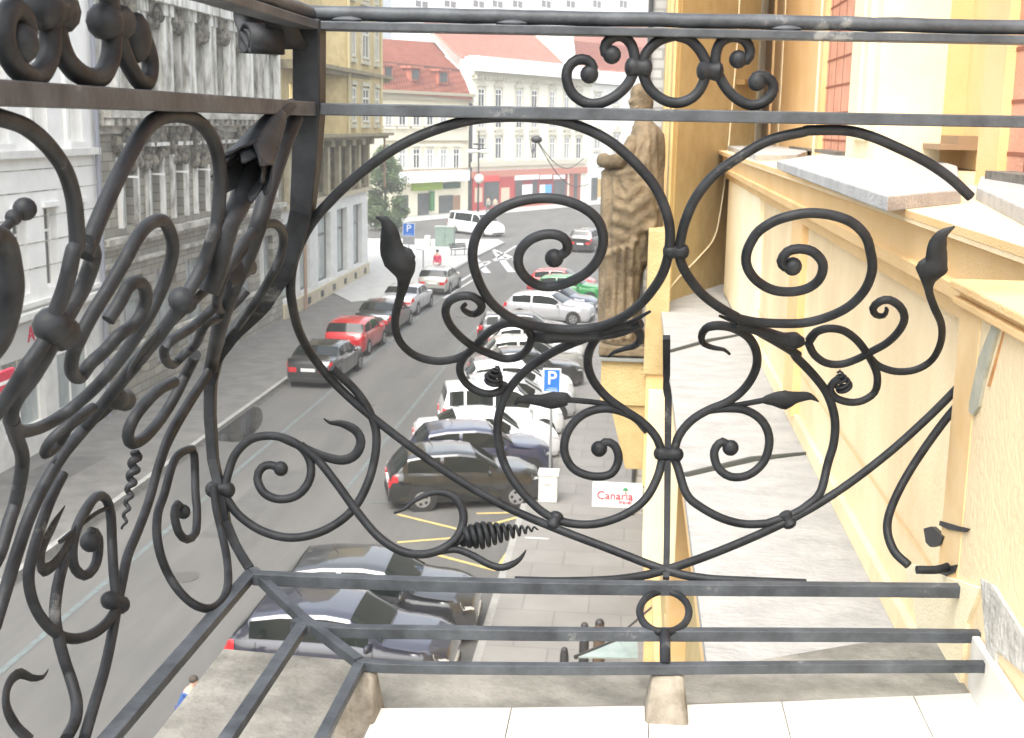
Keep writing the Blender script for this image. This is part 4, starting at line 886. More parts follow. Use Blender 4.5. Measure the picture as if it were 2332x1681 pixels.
# red shopfronts
SD = mat('shop_dark_red', (.22, .02, .025), .5)
frect(b2, 'shop_frame', REDSH, 1078, 398, 1171, 472, 0, .25); frect(b2, 'shop_fascia', mat('fascia_red', (.7, .06, .05), .5), 1103, 401, 1137, 412, .25, .35)
frect(b2, 'shop_door', GLASS, 1103, 416, 1136, 468, .25, .28); frect(b2, 'shop_window', mat('shop_warm', (.6, .5, .38), .4), 1082, 428, 1098, 460, .25, .29); frect(b2, 'shop_window', mat('shop_warm', (.6, .5, .38), .4), 1142, 428, 1160, 462, .25, .29)  # the two side panes are a plain warm beige
frect(b2, 'shop_frame', SD, 1173, 395, 1291, 466, 0, .25); frect(b2, 'shop_fascia', WH, 1174, 400, 1227, 408, .25, .35); frect(b2, 'shop_fascia', WH, 1231, 399, 1257, 407, .25, .35); frect(b2, 'shop_fascia', WH, 1262, 399, 1287, 407, .25, .35)
frect(b2, 'poster', WH, 1190, 421, 1212, 442, .25, .3); frect(b2, 'poster', WH, 1230, 421, 1241, 442, .25, .3); frect(b2, 'poster', mat('poster_blue', (.1, .4, .75), .5), 1241, 421, 1256, 442, .25, .3)
frect(b2, 'shop_window', GLASS, 1175, 412, 1189, 455, .25, .27); frect(b2, 'shop_window', GLASS, 1213, 412, 1223, 455, .25, .27); frect(b2, 'shop_window', GLASS, 1262, 412, 1287, 452, .25, .27)
frect(b2, 'shop_door', mat('brown_red', (.3, .08, .05), .6), 1300, 392, 1321, 464, 0, .2); frect(b2, 'shop_door_glass', GLASS, 1308, 396, 1314, 460, .2, .23)
frect(b2, 'stall_riser', mat('riser', (.45, .12, .08), .8), 1173, 458, 1291, 470, .25, .32)
b3 = thing('white_town_house', 'white town house with orange roof seen left of the statue', 'building', PF.p(uB+8, 0, -3))
g = MB(); PF.box(g, uB, uB+30, 0, zB-1, -12, .0); PF.box(g, uB, uB+30, zB-.9, zB+.6, -12, .8); g.build('wall', FARWH, b3)
fwin(b3, (1360, 1403, 1445), 215, 240, 1.3, glass=CURT); fwin(b3, (1360, 1403, 1445), 306, 340, 1.6, glass=CURT, peak=True)
fpoly(b3, 'roof', ROOF, [(1312, 152), (1520, 168), (1500, 112), (1300, 92)], [-.4, -.4, -6, -6])
fpoly(b3, 'roof', ROOF2, [(1300, 92), (1500, 112), (1480, 60), (1330, 58)], [-6, -6, -9, -9])
fpoly(b3, 'gable', FARWH, [(1291, 146), (1313, 150), (1303, 60), (1203, 62)], [-.3, -.3, -6.4, -6.4])
fpoly(b2, 'gable', FARWH, [(1070, 215), (1078, 130), (1052, 128), (975, 55), (960, 55), (1050, 162)], [-.1, -.1, -.5, -7.3, -7.3, -1])
frect(b3, 'shop_window', GLASS, 1350, 405, 1360, 455, 0, .2); frect(b3, 'shop_window', mat('shop_orange', (.6, .4, .15), .5), 1362, 408, 1368, 448, 0, .2)  # one dark pane and one plain orange pane
# pale blocks behind
PBk = Plane(PF.p(0, 0, -30), PF.u, PF.n)
bb = thing('background_block', 'long white apartment block at the top edge behind the red roofs', 'building', PBk.p(0, 0, -3))
g = MB(); PBk.box(g, -90, 110, 0, 40, -10, 0); g.build('wall', FARWH, bb)
for x in (960, 1025, 1090, 1133, 1179, 1244, 1300, 1360, 1420):
    for yt, y2 in ((-20, 21),):
        a = PBk.px(x, yt); b = PBk.px(x, y2); PBk.window(bb, a[0]-1.7, a[0]+1.7, b[1], a[1], frame=WHITEP, glass=mat('far_pane', (.16, .15, .17), .3), n=.1, depth=.05, fw=.25, transom=.5)
pb2 = Plane(PF.p(0, 0, -16), PF.u, PF.n); a = pb2.px(800, 60); b = pb2.px(892, 60)
bk = thing('grey_back_wall', 'blue grey blank wall standing above the mansard roof beside the yellow bay', 'building', pb2.p(a[0], 0, -1))
g = MB(); pb2.box(g, a[0], b[0], 0, 34, -4, 0); g.build('wall', mat('bluegrey_wall', (.42, .46, .50), .9), bk)
# lamp, wires
def lamp(x, ybase, ytop, label):
    p = on_z(x, ybase, .14); s_ = p.y; top = EYE+ray(x, ytop)*(s_/ray(x, ytop).y)
    t = thing('street_lamp', label, 'street lamp', p); g = MB(); g.sweep([p, Vector((p.x, p.y, p.z+1)), Vector((p.x, p.y, top.z))], [.14, .09, .06], 8); g.build('pole', DARKM, t, smooth=True)
    return t, p, top
t, p, top = lamp(1088, 522, 300, 'double headed street lamp with a round clock globe before the pale town house')
s_ = p.y/2880
g = MB(); g.cyl((p.x-18*s_, p.y, top.z-38*s_), (p.x+18*s_, p.y, top.z-38*s_), .05); g.box(p.x-12*s_, p.x+12*s_, p.y-.2, p.y+.2, top.z-30*s_, top.z-26*s_); g.build('arm', DARKM, t)
for sx in (-14, 14): g = MB(); g.ball((p.x+sx*s_, p.y, top.z-44*s_), .42, 12, (1.4, .8, .45)); g.build('lamp_head', mat('lamp_pale', (.72, .74, .68), .4), t, smooth=True)
g = MB(); g.ball((p.x+2*s_, p.y-.1, top.z-105*s_), .42, 14); g.build('clock_globe', mat('globe', (.6, .66, .58), .3), t, smooth=True)
t = thing('wall_lantern', 'blue grey lantern on a bracket by the white town house left of the statue', 'lantern', PF.p(*PF.px(1383, 400, 1.5), 1.5))
uL, zL = PF.px(1385, 398, 1.5); g = MB(); g.ball(PF.p(uL, zL, 1.5), .75, 10, (1, 1, .8)); g.build('lamp_head', mat('lantern', (.42, .58, .55), .4), t, smooth=True)
g = MB(); a = PF.p(uL-1, zL+.9, 0); g.cyl(PF.p(uL, zL+.9, 0), PF.p(uL, zL+.9, 1.6), .07); g.ball(PF.p(uL, zL+.75, 1.5), .5, 8, (1, 1, .5)); g.build('bracket', DARKM, t)
sw = MB(); hub = on_y(1222, 318, 60)
for a, b in (((1222, 318), (1340, 420)), ((1222, 318), (1205, 300)), ((1225, 322), (1330, 360))):
    A_, B_ = on_y(*a, 60), on_y(*b, 75); sag = [A_+(B_-A_)*t_+Vector((0, 0, -.9*math.sin(math.pi*t_))) for t_ in [i/14 for i in range(15)]]; sw.sweep(sag, .025, 5)
t = thing('hanging_lamp', 'dark street light hung on wires over the junction', 'street lamp', hub)
sw.build('wire', DARKM, t); g = MB(); g.ball(hub, .25, 10, (1.1, .8, .7)); g.build('lamp_head', DARKM, t, smooth=True)
# tree
def tree(base, hgt, rad, label):
    t = thing('street_tree', label, 'tree', base); b = Vector(base)
    g = MB(); g.sweep([b, b+Vector((.03, 0, hgt*.3)), b+Vector((-.1, .1, hgt*.62)), b+Vector((0, 0, hgt*.9))], [.17, .13, .08, .02], 8)
    for k in range(14):
        z = hgt*random.uniform(.2, .8); a = random.uniform(0, 6.28); rr = rad*random.uniform(.5, .9); g.sweep([b+Vector((0, 0, z)), b+Vector((math.cos(a)*rr*.6, math.sin(a)*rr*.6, z+.4)), b+Vector((math.cos(a)*rr, math.sin(a)*rr, z+.9))], [.05, .03, .01], 5)
    g.build('trunk', mat('bark', (.08, .06, .045), .9, 0, (.14, .11, .08), 6), t, smooth=True)
    cl_ = []
    for k in range(95):
        z = random.uniform(.06, 1); env = (math.sin(math.pi*min(1, z*.62+.36)))**.7 if z > .1 else .7
        a = random.uniform(0, 6.28); rr = rad*env*math.sqrt(random.random())*random.choice((.8, 1, 1.12)); cl_.append((b+Vector((math.cos(a)*rr, math.sin(a)*rr, hgt*z)), random.uniform(.35, .75)))
    for nm, cc_, frac in (('crown', LEAF1, .6), ('crown', LEAF2, .4)):
        g = MB()
        for c_, r_ in cl_:
            for j in range(int(150*frac)):
                d = Vector((random.gauss(0, 1), random.gauss(0, 1), random.gauss(0, .8)))
                p_ = c_+d.normalized()*r_*random.random()**.4; s_ = random.uniform(.06, .13)
                e1 = Vector((random.gauss(0, 1), random.gauss(0, 1), random.gauss(0, 1))).normalized(); e2 = e1.orthogonal().normalized()
                g.quad(p_-e1*s_, p_+e2*s_*.6, p_+e1*s_, p_-e2*s_*.6)
        g.build(nm, cc_, t)
LEAF1 = mat('leaf_green', (.02, .05, .014), .6, 0, (.05, .095, .026), 1.2); LEAF2 = mat('leaf_light', (.05, .09, .025), .6, 0, (.10, .14, .045), 1.5)
tb = on_z(878, 522, .14); tree(tb, 7.0, 1.85, 'slender green street tree before the cream house at the junction')
#==PART:street
# ------------------------------------------------------------------ cars
PAINT = {}
def paint(nm, c, metal=.0, rough=.28):
    M = mat('paint_'+nm, c, rough, metal, spec=.4, coat=1)
    if max(c) < .06: M.node_tree.nodes['Principled BSDF'].inputs['Coat IOR'].default_value = 1.9
    return M
TYRE = mat('tyre_rubber', (.02, .02, .02), .8); RIM = mat('alloy_rim', (.45, .46, .47), .3, .8); CGL = mat('car_glass', (.008, .012, .011), .06, 0, spec=.5)
TAIL = mat('tail_light', (.5, .015, .02), .2, coat=1); HEADL = mat('head_light', (.6, .62, .62), .12, .2, coat=1); PLATE = mat('number_plate', (.7, .7, .68), .5); BLK = mat('black_trim', (.018, .018, .02), .6)
KINDS = { # length,width,height,belt,  profile list (x from front 0..1, top height fraction),  cowl, roof front, roof rear, tail base
 'hatch': dict(L=4.05, W=1.72, Hh=1.45, belt=.92, prof=[(0, .42), (.02, .58), (.10, .66), (.25, .70), (.29, .72), (.44, .965), (.55, 1.0), (.75, .985), (.88, .93), (.965, .68), (.99, .60), (1, .38)], cowl=.285, rf=.45, rr=.87, tb=.965),
 'sedan': dict(L=4.6, W=1.78, Hh=1.43, belt=.93, prof=[(0, .42), (.02, .56), (.10, .64), (.25, .69), (.285, .71), (.42, .96), (.52, 1.0), (.66, .985), (.72, .95), (.83, .76), (.86, .745), (.96, .73), (.99, .62), (1, .38)], cowl=.285, rf=.43, rr=.71, tb=.835),
 'estate': dict(L=4.65, W=1.78, Hh=1.47, belt=.93, prof=[(0, .42), (.02, .56), (.10, .64), (.25, .69), (.28, .71), (.41, .96), (.50, 1.0), (.75, .99), (.91, .95), (.975, .70), (.99, .6), (1, .38)], cowl=.28, rf=.42, rr=.905, tb=.97),
 'van': dict(L=4.9, W=1.9, Hh=1.95, belt=1.08, prof=[(0, .35), (.02, .46), (.08, .54), (.16, .60), (.18, .62), (.30, .93), (.36, .985), (.5, 1.0), (.9, .995), (.965, .97), (.985, .6), (1, .3)], cowl=.175, rf=.31, rr=.955, tb=.982),
 'mpv': dict(L=3.9, W=1.72, Hh=1.66, belt=1.0, prof=[(0, .4), (.02, .52), (.09, .58), (.19, .64), (.22, .66), (.38, .95), (.48, 1.0), (.8, .995), (.94, .97), (.98, .66), (.99, .6), (1, .36)], cowl=.215, rf=.39, rr=.935, tb=.978),
 'suv': dict(L=4.5, W=1.83, Hh=1.72, belt=1.08, prof=[(0, .45), (.02, .56), (.10, .62), (.24, .66), (.27, .67), (.38, .95), (.48, 1.0), (.75, .995), (.91, .96), (.965, .70), (.985, .62), (1, .38)], cowl=.27, rf=.39, rr=.905, tb=.965)}
def interp(pr, x):
    for (a, b), (c, d) in zip(pr, pr[1:]):
        if a <= x <= c: return b+(d-b)*(x-a)/(c-a)
    return pr[-1][1]
CAR_N = 0
def car(kind, pnt, label, loc, heading, group, roof_rack=False, cat='car', name='parked_car', L=None):
    """heading: direction of the nose, radians from +X"""
    K = KINDS[kind]; L, W, Hh, belt = L or K['L'], K['W'], K['Hh'], K['belt']; hw = W/2
    t = thing(name, label, cat, loc, heading, group)
    xs = sorted({i/44 for i in range(45)} | {a for a, _ in K['prof']} | {.01, .99})
    zs0 = .2
    def sec(f):
        top = interp(K['prof'], f)*Hh; fb = belt*(.93+.09*f) if f > .06 else belt*.8
        b = min(fb, top-.04); end = min(f, 1-f)
        w_ = hw*(1-.30*max(0, (.14-f)/.14)**2-.16*max(0, (f-.9)/.1)**2)
        zs_ = zs0+(.10 if end < .02 else 0)
        cab = max(0, top-b-.05); wr = w_-.30*cab-(.05 if cab < .05 else 0)
        return [(w_*.90, zs_), (w_*.985, zs_+.10), (w_, zs_+.3*(b-zs_)), (w_*1.0, zs_+.62*(b-zs_)), (w_*.985, b-.03), (w_*.955, b+.01), (w_*.955*.5+wr*.5, b+.01+(top-b-.06)*.5), (wr, top-.05), (wr*.93, top-.018), (wr*.6, top), (0, top+.008)]
    S_ = [sec(f) for f in xs]; n = len(S_[0]); X = [L/2-f*L for f in xs]
    g = MB(); vs = []
    for x, s_ in zip(X, S_):
        vs += [(x, -y, z) for y, z in s_]+[(x, y, z) for y, z in reversed(s_[:-1])]
    m2 = 2*n-1; fs = [(i*m2+k, i*m2+k+1, (i+1)*m2+k+1, (i+1)*m2+k) for i in range(len(X)-1) for k in range(m2-1)]
    fs += [(i*m2, (i+1)*m2, (i+1)*m2+m2-1, i*m2+m2-1) for i in range(len(X)-1)]; fs += [tuple(range(m2)), tuple(reversed(range((len(X)-1)*m2, len(X)*m2)))]
    g.add(vs, fs); body = loc_build(g, 'body', pnt, t, smooth=True)
    def P3(f, r, side=1, off=.006):            # r: row position (float)
        f0 = max(0, min(.9999, f)); s_ = sec(f0); i = int(min(n-2, r)); q = r-i
        y = s_[i][0]+(s_[i+1][0]-s_[i][0])*q; z = s_[i][1]+(s_[i+1][1]-s_[i][1])*q
        return (L/2-f0*L, side*y, z)
    def patch(mb, f0, f1, r0, r1, side=1, off=(0, .006, 0), nf=8, nr=3, lo=None, hi=None):
        vs = []
        for i in range(nf+1):
            f = f0+(f1-f0)*i/nf
            for j in range(nr+1):
                r = r0+(r1-r0)*j/nr; p = P3(f, r, side); vs.append((p[0]+off[0], p[1]+off[1]*side, p[2]+off[2]))
        mb.add(vs, [(i*(nr+1)+j, i*(nr+1)+j+1, (i+1)*(nr+1)+j+1, (i+1)*(nr+1)+j) for i in range(nf) for j in range(nr)])
    cw, rf, rr, tbs = K['cowl'], K['rf'], K['rr'], K['tb']
    # windscreen and rear window span the full width between the roof edges
    def screen(fa, fb, off, name_):
        g = MB(); vs = []; nf = 6; rows = [7.3, 8, 9, 10]
        for i in range(nf+1):
            f = fa+(fb-fa)*i/nf; line = [P3(f, r, -1) for r in rows]+[P3(f, r, 1) for r in reversed(rows[:-1])]
            vs += [(p[0]+off[0], p[1], p[2]+off[2]) for p in line]
        k = len(rows)*2-1; g.add(vs, [(i*k+j, i*k+j+1, (i+1)*k+j+1, (i+1)*k+j) for i in range(nf) for j in range(k-1)]); return loc_build(g, name_, CGL, t, smooth=True)
    screen(cw+.012, rf-.012, (.006, 0, .008), 'windscreen'); screen(rr+.012, tbs-.008, (-.008, 0, .008), 'rear_window')
    mid = (rf+rr)/2+(.0 if kind != 'van' else -.12)
    for side in (-1, 1):
        segs = [(cw+.07, mid-.012), (mid+.012, min(rr+.01, tbs-.07))]
        if kind in ('estate', 'suv', 'van', 'mpv'): segs = [(cw+.07, mid-.1), (mid-.08, rr-.14), (rr-.12, rr-.005)]
        for a, b in segs:
            g = MB(); patch(g, a, b, 5.25, 6.82, side, (0, .007, .002)); loc_build(g, 'side_window', CGL, t, smooth=True)
        g = MB(); x = P3(cw+.065, 5, side); g.ball((x[0]-.02, x[1]+side*.1, x[2]+.06), .1, 8, (.6, 1, .7)); loc_build(g, 'mirror', pnt, t, smooth=True)
        g = MB(); patch(g, .012, .075, 4.1, 5.6, side, (.006, .008, .004), 4, 3); loc_build(g, 'headlight', HEADL, t, smooth=True)
        g = MB(); patch(g, .945, .994, 3.4, 5.0, side, (-.006, .008, .0), 4, 3)
        s_ = sec(.992); z_ = s_[4][1]; g.box(-L/2-.012, -L/2+.06, *sorted((side*hw*.48, side*hw*.80)), z_-.16, z_+.01); loc_build(g, 'tail_light', TAIL, t)
        for fx in (.175, .79):
            xw = L/2-fx*L; wy = side*(hw-.02); g = MB(); g.cyl((xw, side*(hw-.20), .32), (xw, wy+side*.022, .32), .375, n=20); loc_build(g, 'wheel_arch', BLK, t)
            g = MB(); g.cyl((xw, side*(hw-.24), .31), (xw, wy+side*.034, .31), .31, n=24); wl = loc_build(g, 'wheel', TYRE, t)
            g = MB(); g.cyl((xw, wy+side*.02, .31), (xw, wy+side*.04, .31), .2, n=20)
            rm = loc_build(g, 'rim', RIM, wl)
            g = MB()
            for q in range(5):
                a = q*2*math.pi/5+.6; c_, s__ = math.cos(a), math.sin(a); g.cyl((xw+c_*.12, wy+side*.038, .31+s__*.12), (xw+c_*.12, wy+side*.0425, .31+s__*.12), .042, n=8)
            g.v = g.v; loc_build(g, 'rim_hole', BLK, wl)
    g = MB(); g.box(-L/2-.015, -L/2+.02, -.26, .26, .62 if kind != 'van' else .7, .73 if kind != 'van' else .81); loc_build(g, 'number_plate', PLATE, t); g = MB(); g.box(L/2-.03, L/2+.012, -.26, .26, .42, .53); loc_build(g, 'number_plate', PLATE, t)
    g = MB(); g.box(-L/2-.02, -L/2+.1, -hw*.8, hw*.8, .24, .40); loc_build(g, 'bumper_trim', BLK, t, bevel=.01); g = MB(); g.box(L/2-.12, L/2+.01, -hw*.62, hw*.62, .26, .38); loc_build(g, 'bumper_trim', BLK, t, bevel=.01)
    g = MB()
    for side in (-1, 1):
        for f in (cw+.05, mid, rr-.02 if kind != 'sedan' else rr):
            a = [P3(f, r, side) for r in (1.2, 2, 3, 4, 4.9)]; g.sweep([(p[0], p[1]+side*.001, p[2]) for p in a], .006, 4)
    loc_build(g, 'door_seam', BLK, t)
    if roof_rack:
        for side in (-1, 1):
            g = MB(); a = [P3(f, 7.9, side) for f in (rf+.03, rf+.05, (rf+rr)/2, rr-.05, rr-.03)]; g.sweep([(p[0], p[1], p[2]+(.05 if 0 < i < 4 else .01)) for i, p in enumerate(a)], .014, 6)
            loc_build(g, 'roof_rail', BLK, t)
    g = MB(); g.cyl((-L/2+.30*L if kind != 'sedan' else -L/2+.33*L, 0, Hh), (-L/2+.30*L-.12, 0, Hh+.16), .008, n=5); loc_build(g, 'antenna', BLK, t)
    return t
GR = 'cars parked nose-in along the right kerb'; GL = 'cars parked along the left kerb'
NAVY = paint('navy', (.011, .013, .028)); BLKP = paint('black', (.004, .0045, .005)); SIL = paint('silver', (.50, .51, .53), .35); WHP = paint('white', (.72, .73, .73)); DGR = paint('dark_grey', (.018, .02, .024))
REDP = paint('red', (.42, .012, .015)); GRNP = paint('green', (.01, .20, .04)); SIL2 = paint('warm_silver', (.40, .40, .37), .4); BLUP = paint('dark_blue', (.014, .018, .05))
def row(kind, pnt, label, Y, xn, ang=0, **k):        # xn: X of the nose, Y of the car's middle
    L = k.pop('L', {'hatch': 3.85, 'sedan': 4.15, 'estate': 4.1, 'mpv': 3.8}[kind]); return car(kind, pnt, label, (xn-L/2*math.cos(ang), Y, 0), ang, GR, L=L, **k)
row('hatch', NAVY, 'navy hatchback parked nearest below the balcony, first of the right row', 20.15, -2.78, .0)
row('hatch', DGR, 'dark grey car second in the right row just behind the navy hatchback', 22.45, -2.68, .03)
row('hatch', BLKP, 'black hatchback at the near end of the main group beyond the yellow markings', 30.9, -2.3, .27)
row('hatch', BLUP, 'dark blue hatchback between the black hatchback and the white saloon', 33.4, -2.15, .25)
row('sedan', WHP, 'white saloon with bright boot lid between the dark blue car and the white van', 35.2, -2.05, .24)
row('mpv', WHP, 'white minivan with long dark side window in the right row', 38.0, -2.1, .22)
row('hatch', SIL, 'silver hatchback just behind the parking sign, past the white minivan', 40.3, -1.85, .22)
row('hatch', WHP, 'white hatchback framed by the coil of the railing in the right row', 42.7, -2.0, .2)
row('sedan', BLKP, 'black saloon in the right row behind the white hatchback', 45.5, -1.8, .2)
row('hatch', SIL2, 'pale silver car in the right row beyond the black saloon', 48.1, -1.9, .18)
row('hatch', WHP, 'white car in the right row below the large silver car', 51.0, -2.0, .16)
row('estate', DGR, 'dark grey estate partly behind the scroll, last before the large silver car', 54.3, -2.6, .1)
row('hatch', SIL, 'large silver car seen side-on in the middle of the spiral scroll', 61.2, -1.9, -.2, L=4.35)
row('sedan', BLUP, 'dark blue saloon parked between the silver and green cars', 64.0, -1.8, -.2)
row('hatch', GRNP, 'bright green car near the statue at the far end of the row', 68.6, -1.5, -.15)
row('hatch', REDP, 'red car just behind the green one at the far end of the row', 71.6, -2.1, -.1)
def lft(kind, pnt, label, xr, yr, ang=math.pi/2, **k):   # rear centre
    L = KINDS[kind]['L']; return car(kind, pnt, label, (xr+L/2*math.cos(ang), yr+L/2*math.sin(ang), 0), ang, GL, **k)
lft('sedan', BLKP, 'black saloon nearest on the left kerb with red tail lights', -11.5, 43.6, 1.52)
lft('hatch', REDP, 'bright red hatchback parked on the left kerb between two black cars', -11.65, 49.8, 1.52)
lft('sedan', BLKP, 'black saloon on the left kerb ahead of the red hatchback', -11.55, 55.0, 1.52)
lft('sedan', SIL, 'silver saloon on the left kerb ahead of the second black one', -11.6, 61.0, 1.50)
lft('hatch', SIL2, 'grey silver car farthest on the left kerb near the plaza', -11.15, 69.3, 1.50)
car('suv', BLKP, 'black off-road car parked beyond the junction left of the statue', (-3.6, 97.5, 0), 1.35, None, cat='car')
pv = on_z(1084, 534, 0); car('van', WHP, 'white van driving across the far junction before the red shops', (pv.x, pv.y, 0), -.80, None, cat='van', name='white_van', L=6.3)
# ------------------------------------------------------------------ street furniture
def psign(x, ybase, ytop, ybot, ww, label, binbox=False):
    b = on_z(x, ybase, .13); Y = b.y; zt = on_y(x, ytop, Y).z; zb_ = on_y(x, ybot, Y).z
    t = thing('parking_sign', label, 'sign', b); g = MB(); g.cyl((b.x, Y, .13), (b.x, Y, zt-.02), .035); g.build('post', GREYM, t, smooth=True)
    g = MB(); g.box(b.x-ww/2, b.x+ww/2, Y-.06, Y-.04, zb_, zt); pl_ = g.build('sign_plate', WH, t, bevel=.01)
    g = MB(); g.box(b.x-ww/2+.03, b.x+ww/2-.03, Y-.066, Y-.06, zb_+.03, zt-.03); g.build('blue_field', BLUES, pl_)
    text_mesh('letter', 'P', (zt-zb_)*.78, WH, pl_, (b.x, Y-.075, zt-(zt-zb_)*.42), (1, 0, 0))
    g = MB(); g.box(b.x-ww*.2, b.x+ww*.3, Y-.074, Y-.067, zb_+(zt-zb_)*.18, zb_+(zt-zb_)*.2); g.box(b.x-ww*.32, b.x+ww*.32, Y-.074, Y-.067, zb_+(zt-zb_)*.09, zb_+(zt-zb_)*.13); g.build('marking', mat('sign_pale', (.4, .55, .75), .5), pl_)
    return t, b, zt, zb_
t, b, zt, zb_ = psign(1251, 1120, 838, 893, .46, 'blue and white parking sign on a grey post on the right pavement')
g = MB(); g.box(b.x-.16, b.x+.16, b.y-.05, b.y-.035, zb_-.38, zb_-.05); g.build('notice_plate', GREYM, t)
bx = on_z(1250, 1132, .13); t = thing('litter_bin', 'pale grey square bin standing at the foot of the near parking sign', 'bin', (bx.x, bx.y-.25, .13))
g = MB(); g.box(bx.x-.24, bx.x+.24, bx.y-.5, bx.y-.05, .13, .83); g.build('body', mat('bin_concrete', (.5, .5, .47), .8, 0, (.6, .6, .57), 5), t, bevel=.02)
g = MB(); g.box(bx.x-.26, bx.x+.26, bx.y-.52, bx.y-.03, .83, .9); g.box(bx.x-.1, bx.x+.1, bx.y-.53, bx.y-.52, .62, .74); g.build('lid', mat('bin_lid', (.62, .62, .6), .7), t)
t, b, zt, zb_ = psign(931, 606, 508, 538, .8, 'distant blue parking sign on a thin post at the plaza edge')
g = MB(); g.box(b.x-.4, b.x+.4, b.y-.05, b.y-.035, zb_-.55, zb_-.05); g.build('notice_plate', GREYM, t)
p = on_z(1012, 562, .15); t = thing('utility_cabinet', 'green grey utility cabinet standing on the bright plaza', 'cabinet', p)
g = MB(); g.box(p.x-.72, p.x+.72, p.y, p.y+.8, .15, 1.62); g.build('body', mat('cabinet_green', (.13, .19, .16), .6, 0, (.18, .24, .2), 3), t, bevel=.02)
g = MB(); g.box(p.x-.76, p.x+.76, p.y-.04, p.y+.84, 1.62, 1.69); g.build('lid', mat('cabinet_lid', (.3, .34, .3), .6), t)
g = MB(); g.box(p.x-.01, p.x+.01, p.y-.012, p.y, .25, 1.55); g.box(p.x+.06, p.x+.1, p.y-.03, p.y, .9, 1.05); g.build('door_seam', BLK, t)
p = on_z(974, 560, .15); t = thing('plaza_bollard', 'pale stone block on the plaza left of the green cabinet', 'bollard', p)
g = MB(); g.box(p.x-.22, p.x+.22, p.y-.2, p.y+.2, .15, .95); g.build('body', mat('stone_block_m', (.55, .53, .46), .9), t, bevel=.04)
p = on_z(1048, 582, .15); t = thing('park_bench', 'dark slatted bench on the plaza edge right of the cabinet', 'bench', p, .9)
g = MB(); 
for k in range(4): g.box(-.8, .8, -.2+k*.11, -.12+k*.11, .42, .45)
loc_build(g, 'seat', DARKM, t)
g = MB()
for k in range(3): g.box(-.8, .8, .25+.03*k, .28+.03*k, .52+k*.12, .61+k*.12)
loc_build(g, 'backrest', DARKM, t)
for sx in (-.65, .65):
    g = MB(); g.box(sx-.03, sx+.03, -.2, -.14, 0, .42); g.box(sx-.03, sx+.03, .2, .26, 0, .5); g.box(sx-.03, sx+.03, .25, .3, .5, .85); loc_build(g, 'leg', GREYM, t)
t.location.z = .16
p = on_z(964, 612, .15); t = thing('cycle_stand', 'thin grey metal arm stand left of the person on the plaza', 'stand', p)
g = MB(); g.cyl((p.x, p.y, .15), (p.x, p.y, 1.35), .05); g.cyl((p.x, p.y, 1.35), (p.x-.5, p.y, 1.42), .035); g.build('post', GREYM, t)
# people
def person(label, loc, rz, hgt=1.72, top=(.1, .1, .1), leg=(.05, .05, .07), hair=(.05, .03, .02), stride=.18, lean=0, arm=.0, skirt=False):
    t = thing('person', label, 'person', loc, rz); k = hgt/1.72
    V = [(0, 0, .93), (0, .02, 1.12), (0, .02+lean*.3, 1.32), (0, .02+lean*.5, 1.45), (0, .03+lean*.7, 1.56), (0, .04+lean*.8, 1.66),
         (.09, stride*.1, .88), (.10, stride*.6, .50), (.10, stride, .08), (.10, stride+.16, .03), (-.09, 0, .88), (-.10, -stride*.2, .5), (-.10, -stride, .09), (-.10, -stride+.15, .03),
         (.18, .02+lean*.45, 1.40), (.23, .02+lean*.3+arm*.3, 1.14), (.22, .12+lean*.3+arm, .92), (-.18, .02+lean*.45, 1.40), (-.23, -.02+lean*.3, 1.14), (-.22, .08+lean*.3, .92), (0, .05+lean*.9, 1.72), (.22, .15+lean*.3+arm, .84), (-.22, .1+lean*.3, .84)]
    Ed = [(0, 1), (1, 2), (2, 3), (3, 4), (4, 5), (5, 20), (0, 6), (6, 7), (7, 8), (8, 9), (0, 10), (10, 11), (11, 12), (12, 13), (3, 14), (14, 15), (15, 16), (3, 17), (17, 18), (18, 19), (16, 21), (19, 22)]
    Rr = [.15, .13, .15, .12, .055, .095, .09, .065, .045, .04, .09, .065, .045, .04, .065, .048, .035, .065, .048, .035, .085, .03, .03]
    def skin(name, keep, m_, grow=1.0):
        idx = sorted({i for e in keep for i in e}); mp = {j: i for i, j in enumerate(idx)}
        me = bpy.data.meshes.new(name); me.from_pydata([tuple(c*k for c in V[j]) for j in idx], [(mp[a], mp[b]) for a, b in keep], [])
        o = bpy.data.objects.new(name, me); C.objects.link(o); o.parent = t; o.modifiers.new('skin', 'SKIN')
        for i, j in enumerate(idx): sv = me.skin_vertices[0].data[i]; sv.radius = (Rr[j]*k*grow*(1.05 if j < 4 else 1), Rr[j]*k*grow*(.8 if j < 4 else 1)); sv.use_root = (i == 0)
        su = o.modifiers.new('sub', 'SUBSURF'); su.levels = 2; su.render_levels = 2; me.materials.append(m_)
        return o
    skin('body', Ed, SKINM)
    cn = label[:20].replace(' ', '_')
    skin('jacket', [(0, 1), (1, 2), (2, 3), (3, 14), (14, 15), (15, 16), (3, 17), (17, 18), (18, 19)], mat('top_'+cn, top, .8), 1.15)
    skin('trousers', [(0, 6), (6, 7), (7, 8), (0, 10), (10, 11), (11, 12)], mat('leg_'+cn, leg, .8), 1.2)
    g = MB(); hp = Vector(V[5])*k; g.ball((hp.x, hp.y-.015, hp.z+.035), .108*k, 10, (.95, 1.05, .95)); loc_build(g, 'hair', mat('hair_'+cn, hair, .7), t, smooth=True)
    for sg in (-1, 1):
        g = MB(); fx, fy = (.10, stride+.08) if sg > 0 else (-.10, -stride+.08); g.ball((fx*k, fy*k, .045), .085, 8, (.6, 1.5, .55)); loc_build(g, 'shoe', BLK, t, smooth=True)
    return t
p = on_z(996, 634, .16); person('person in red and white top standing on the plaza behind the silver car', (p.x, p.y, .16), 2.8, 1.7, (.55, .04, .10), (.5, .42, .42), (.03, .02, .04))
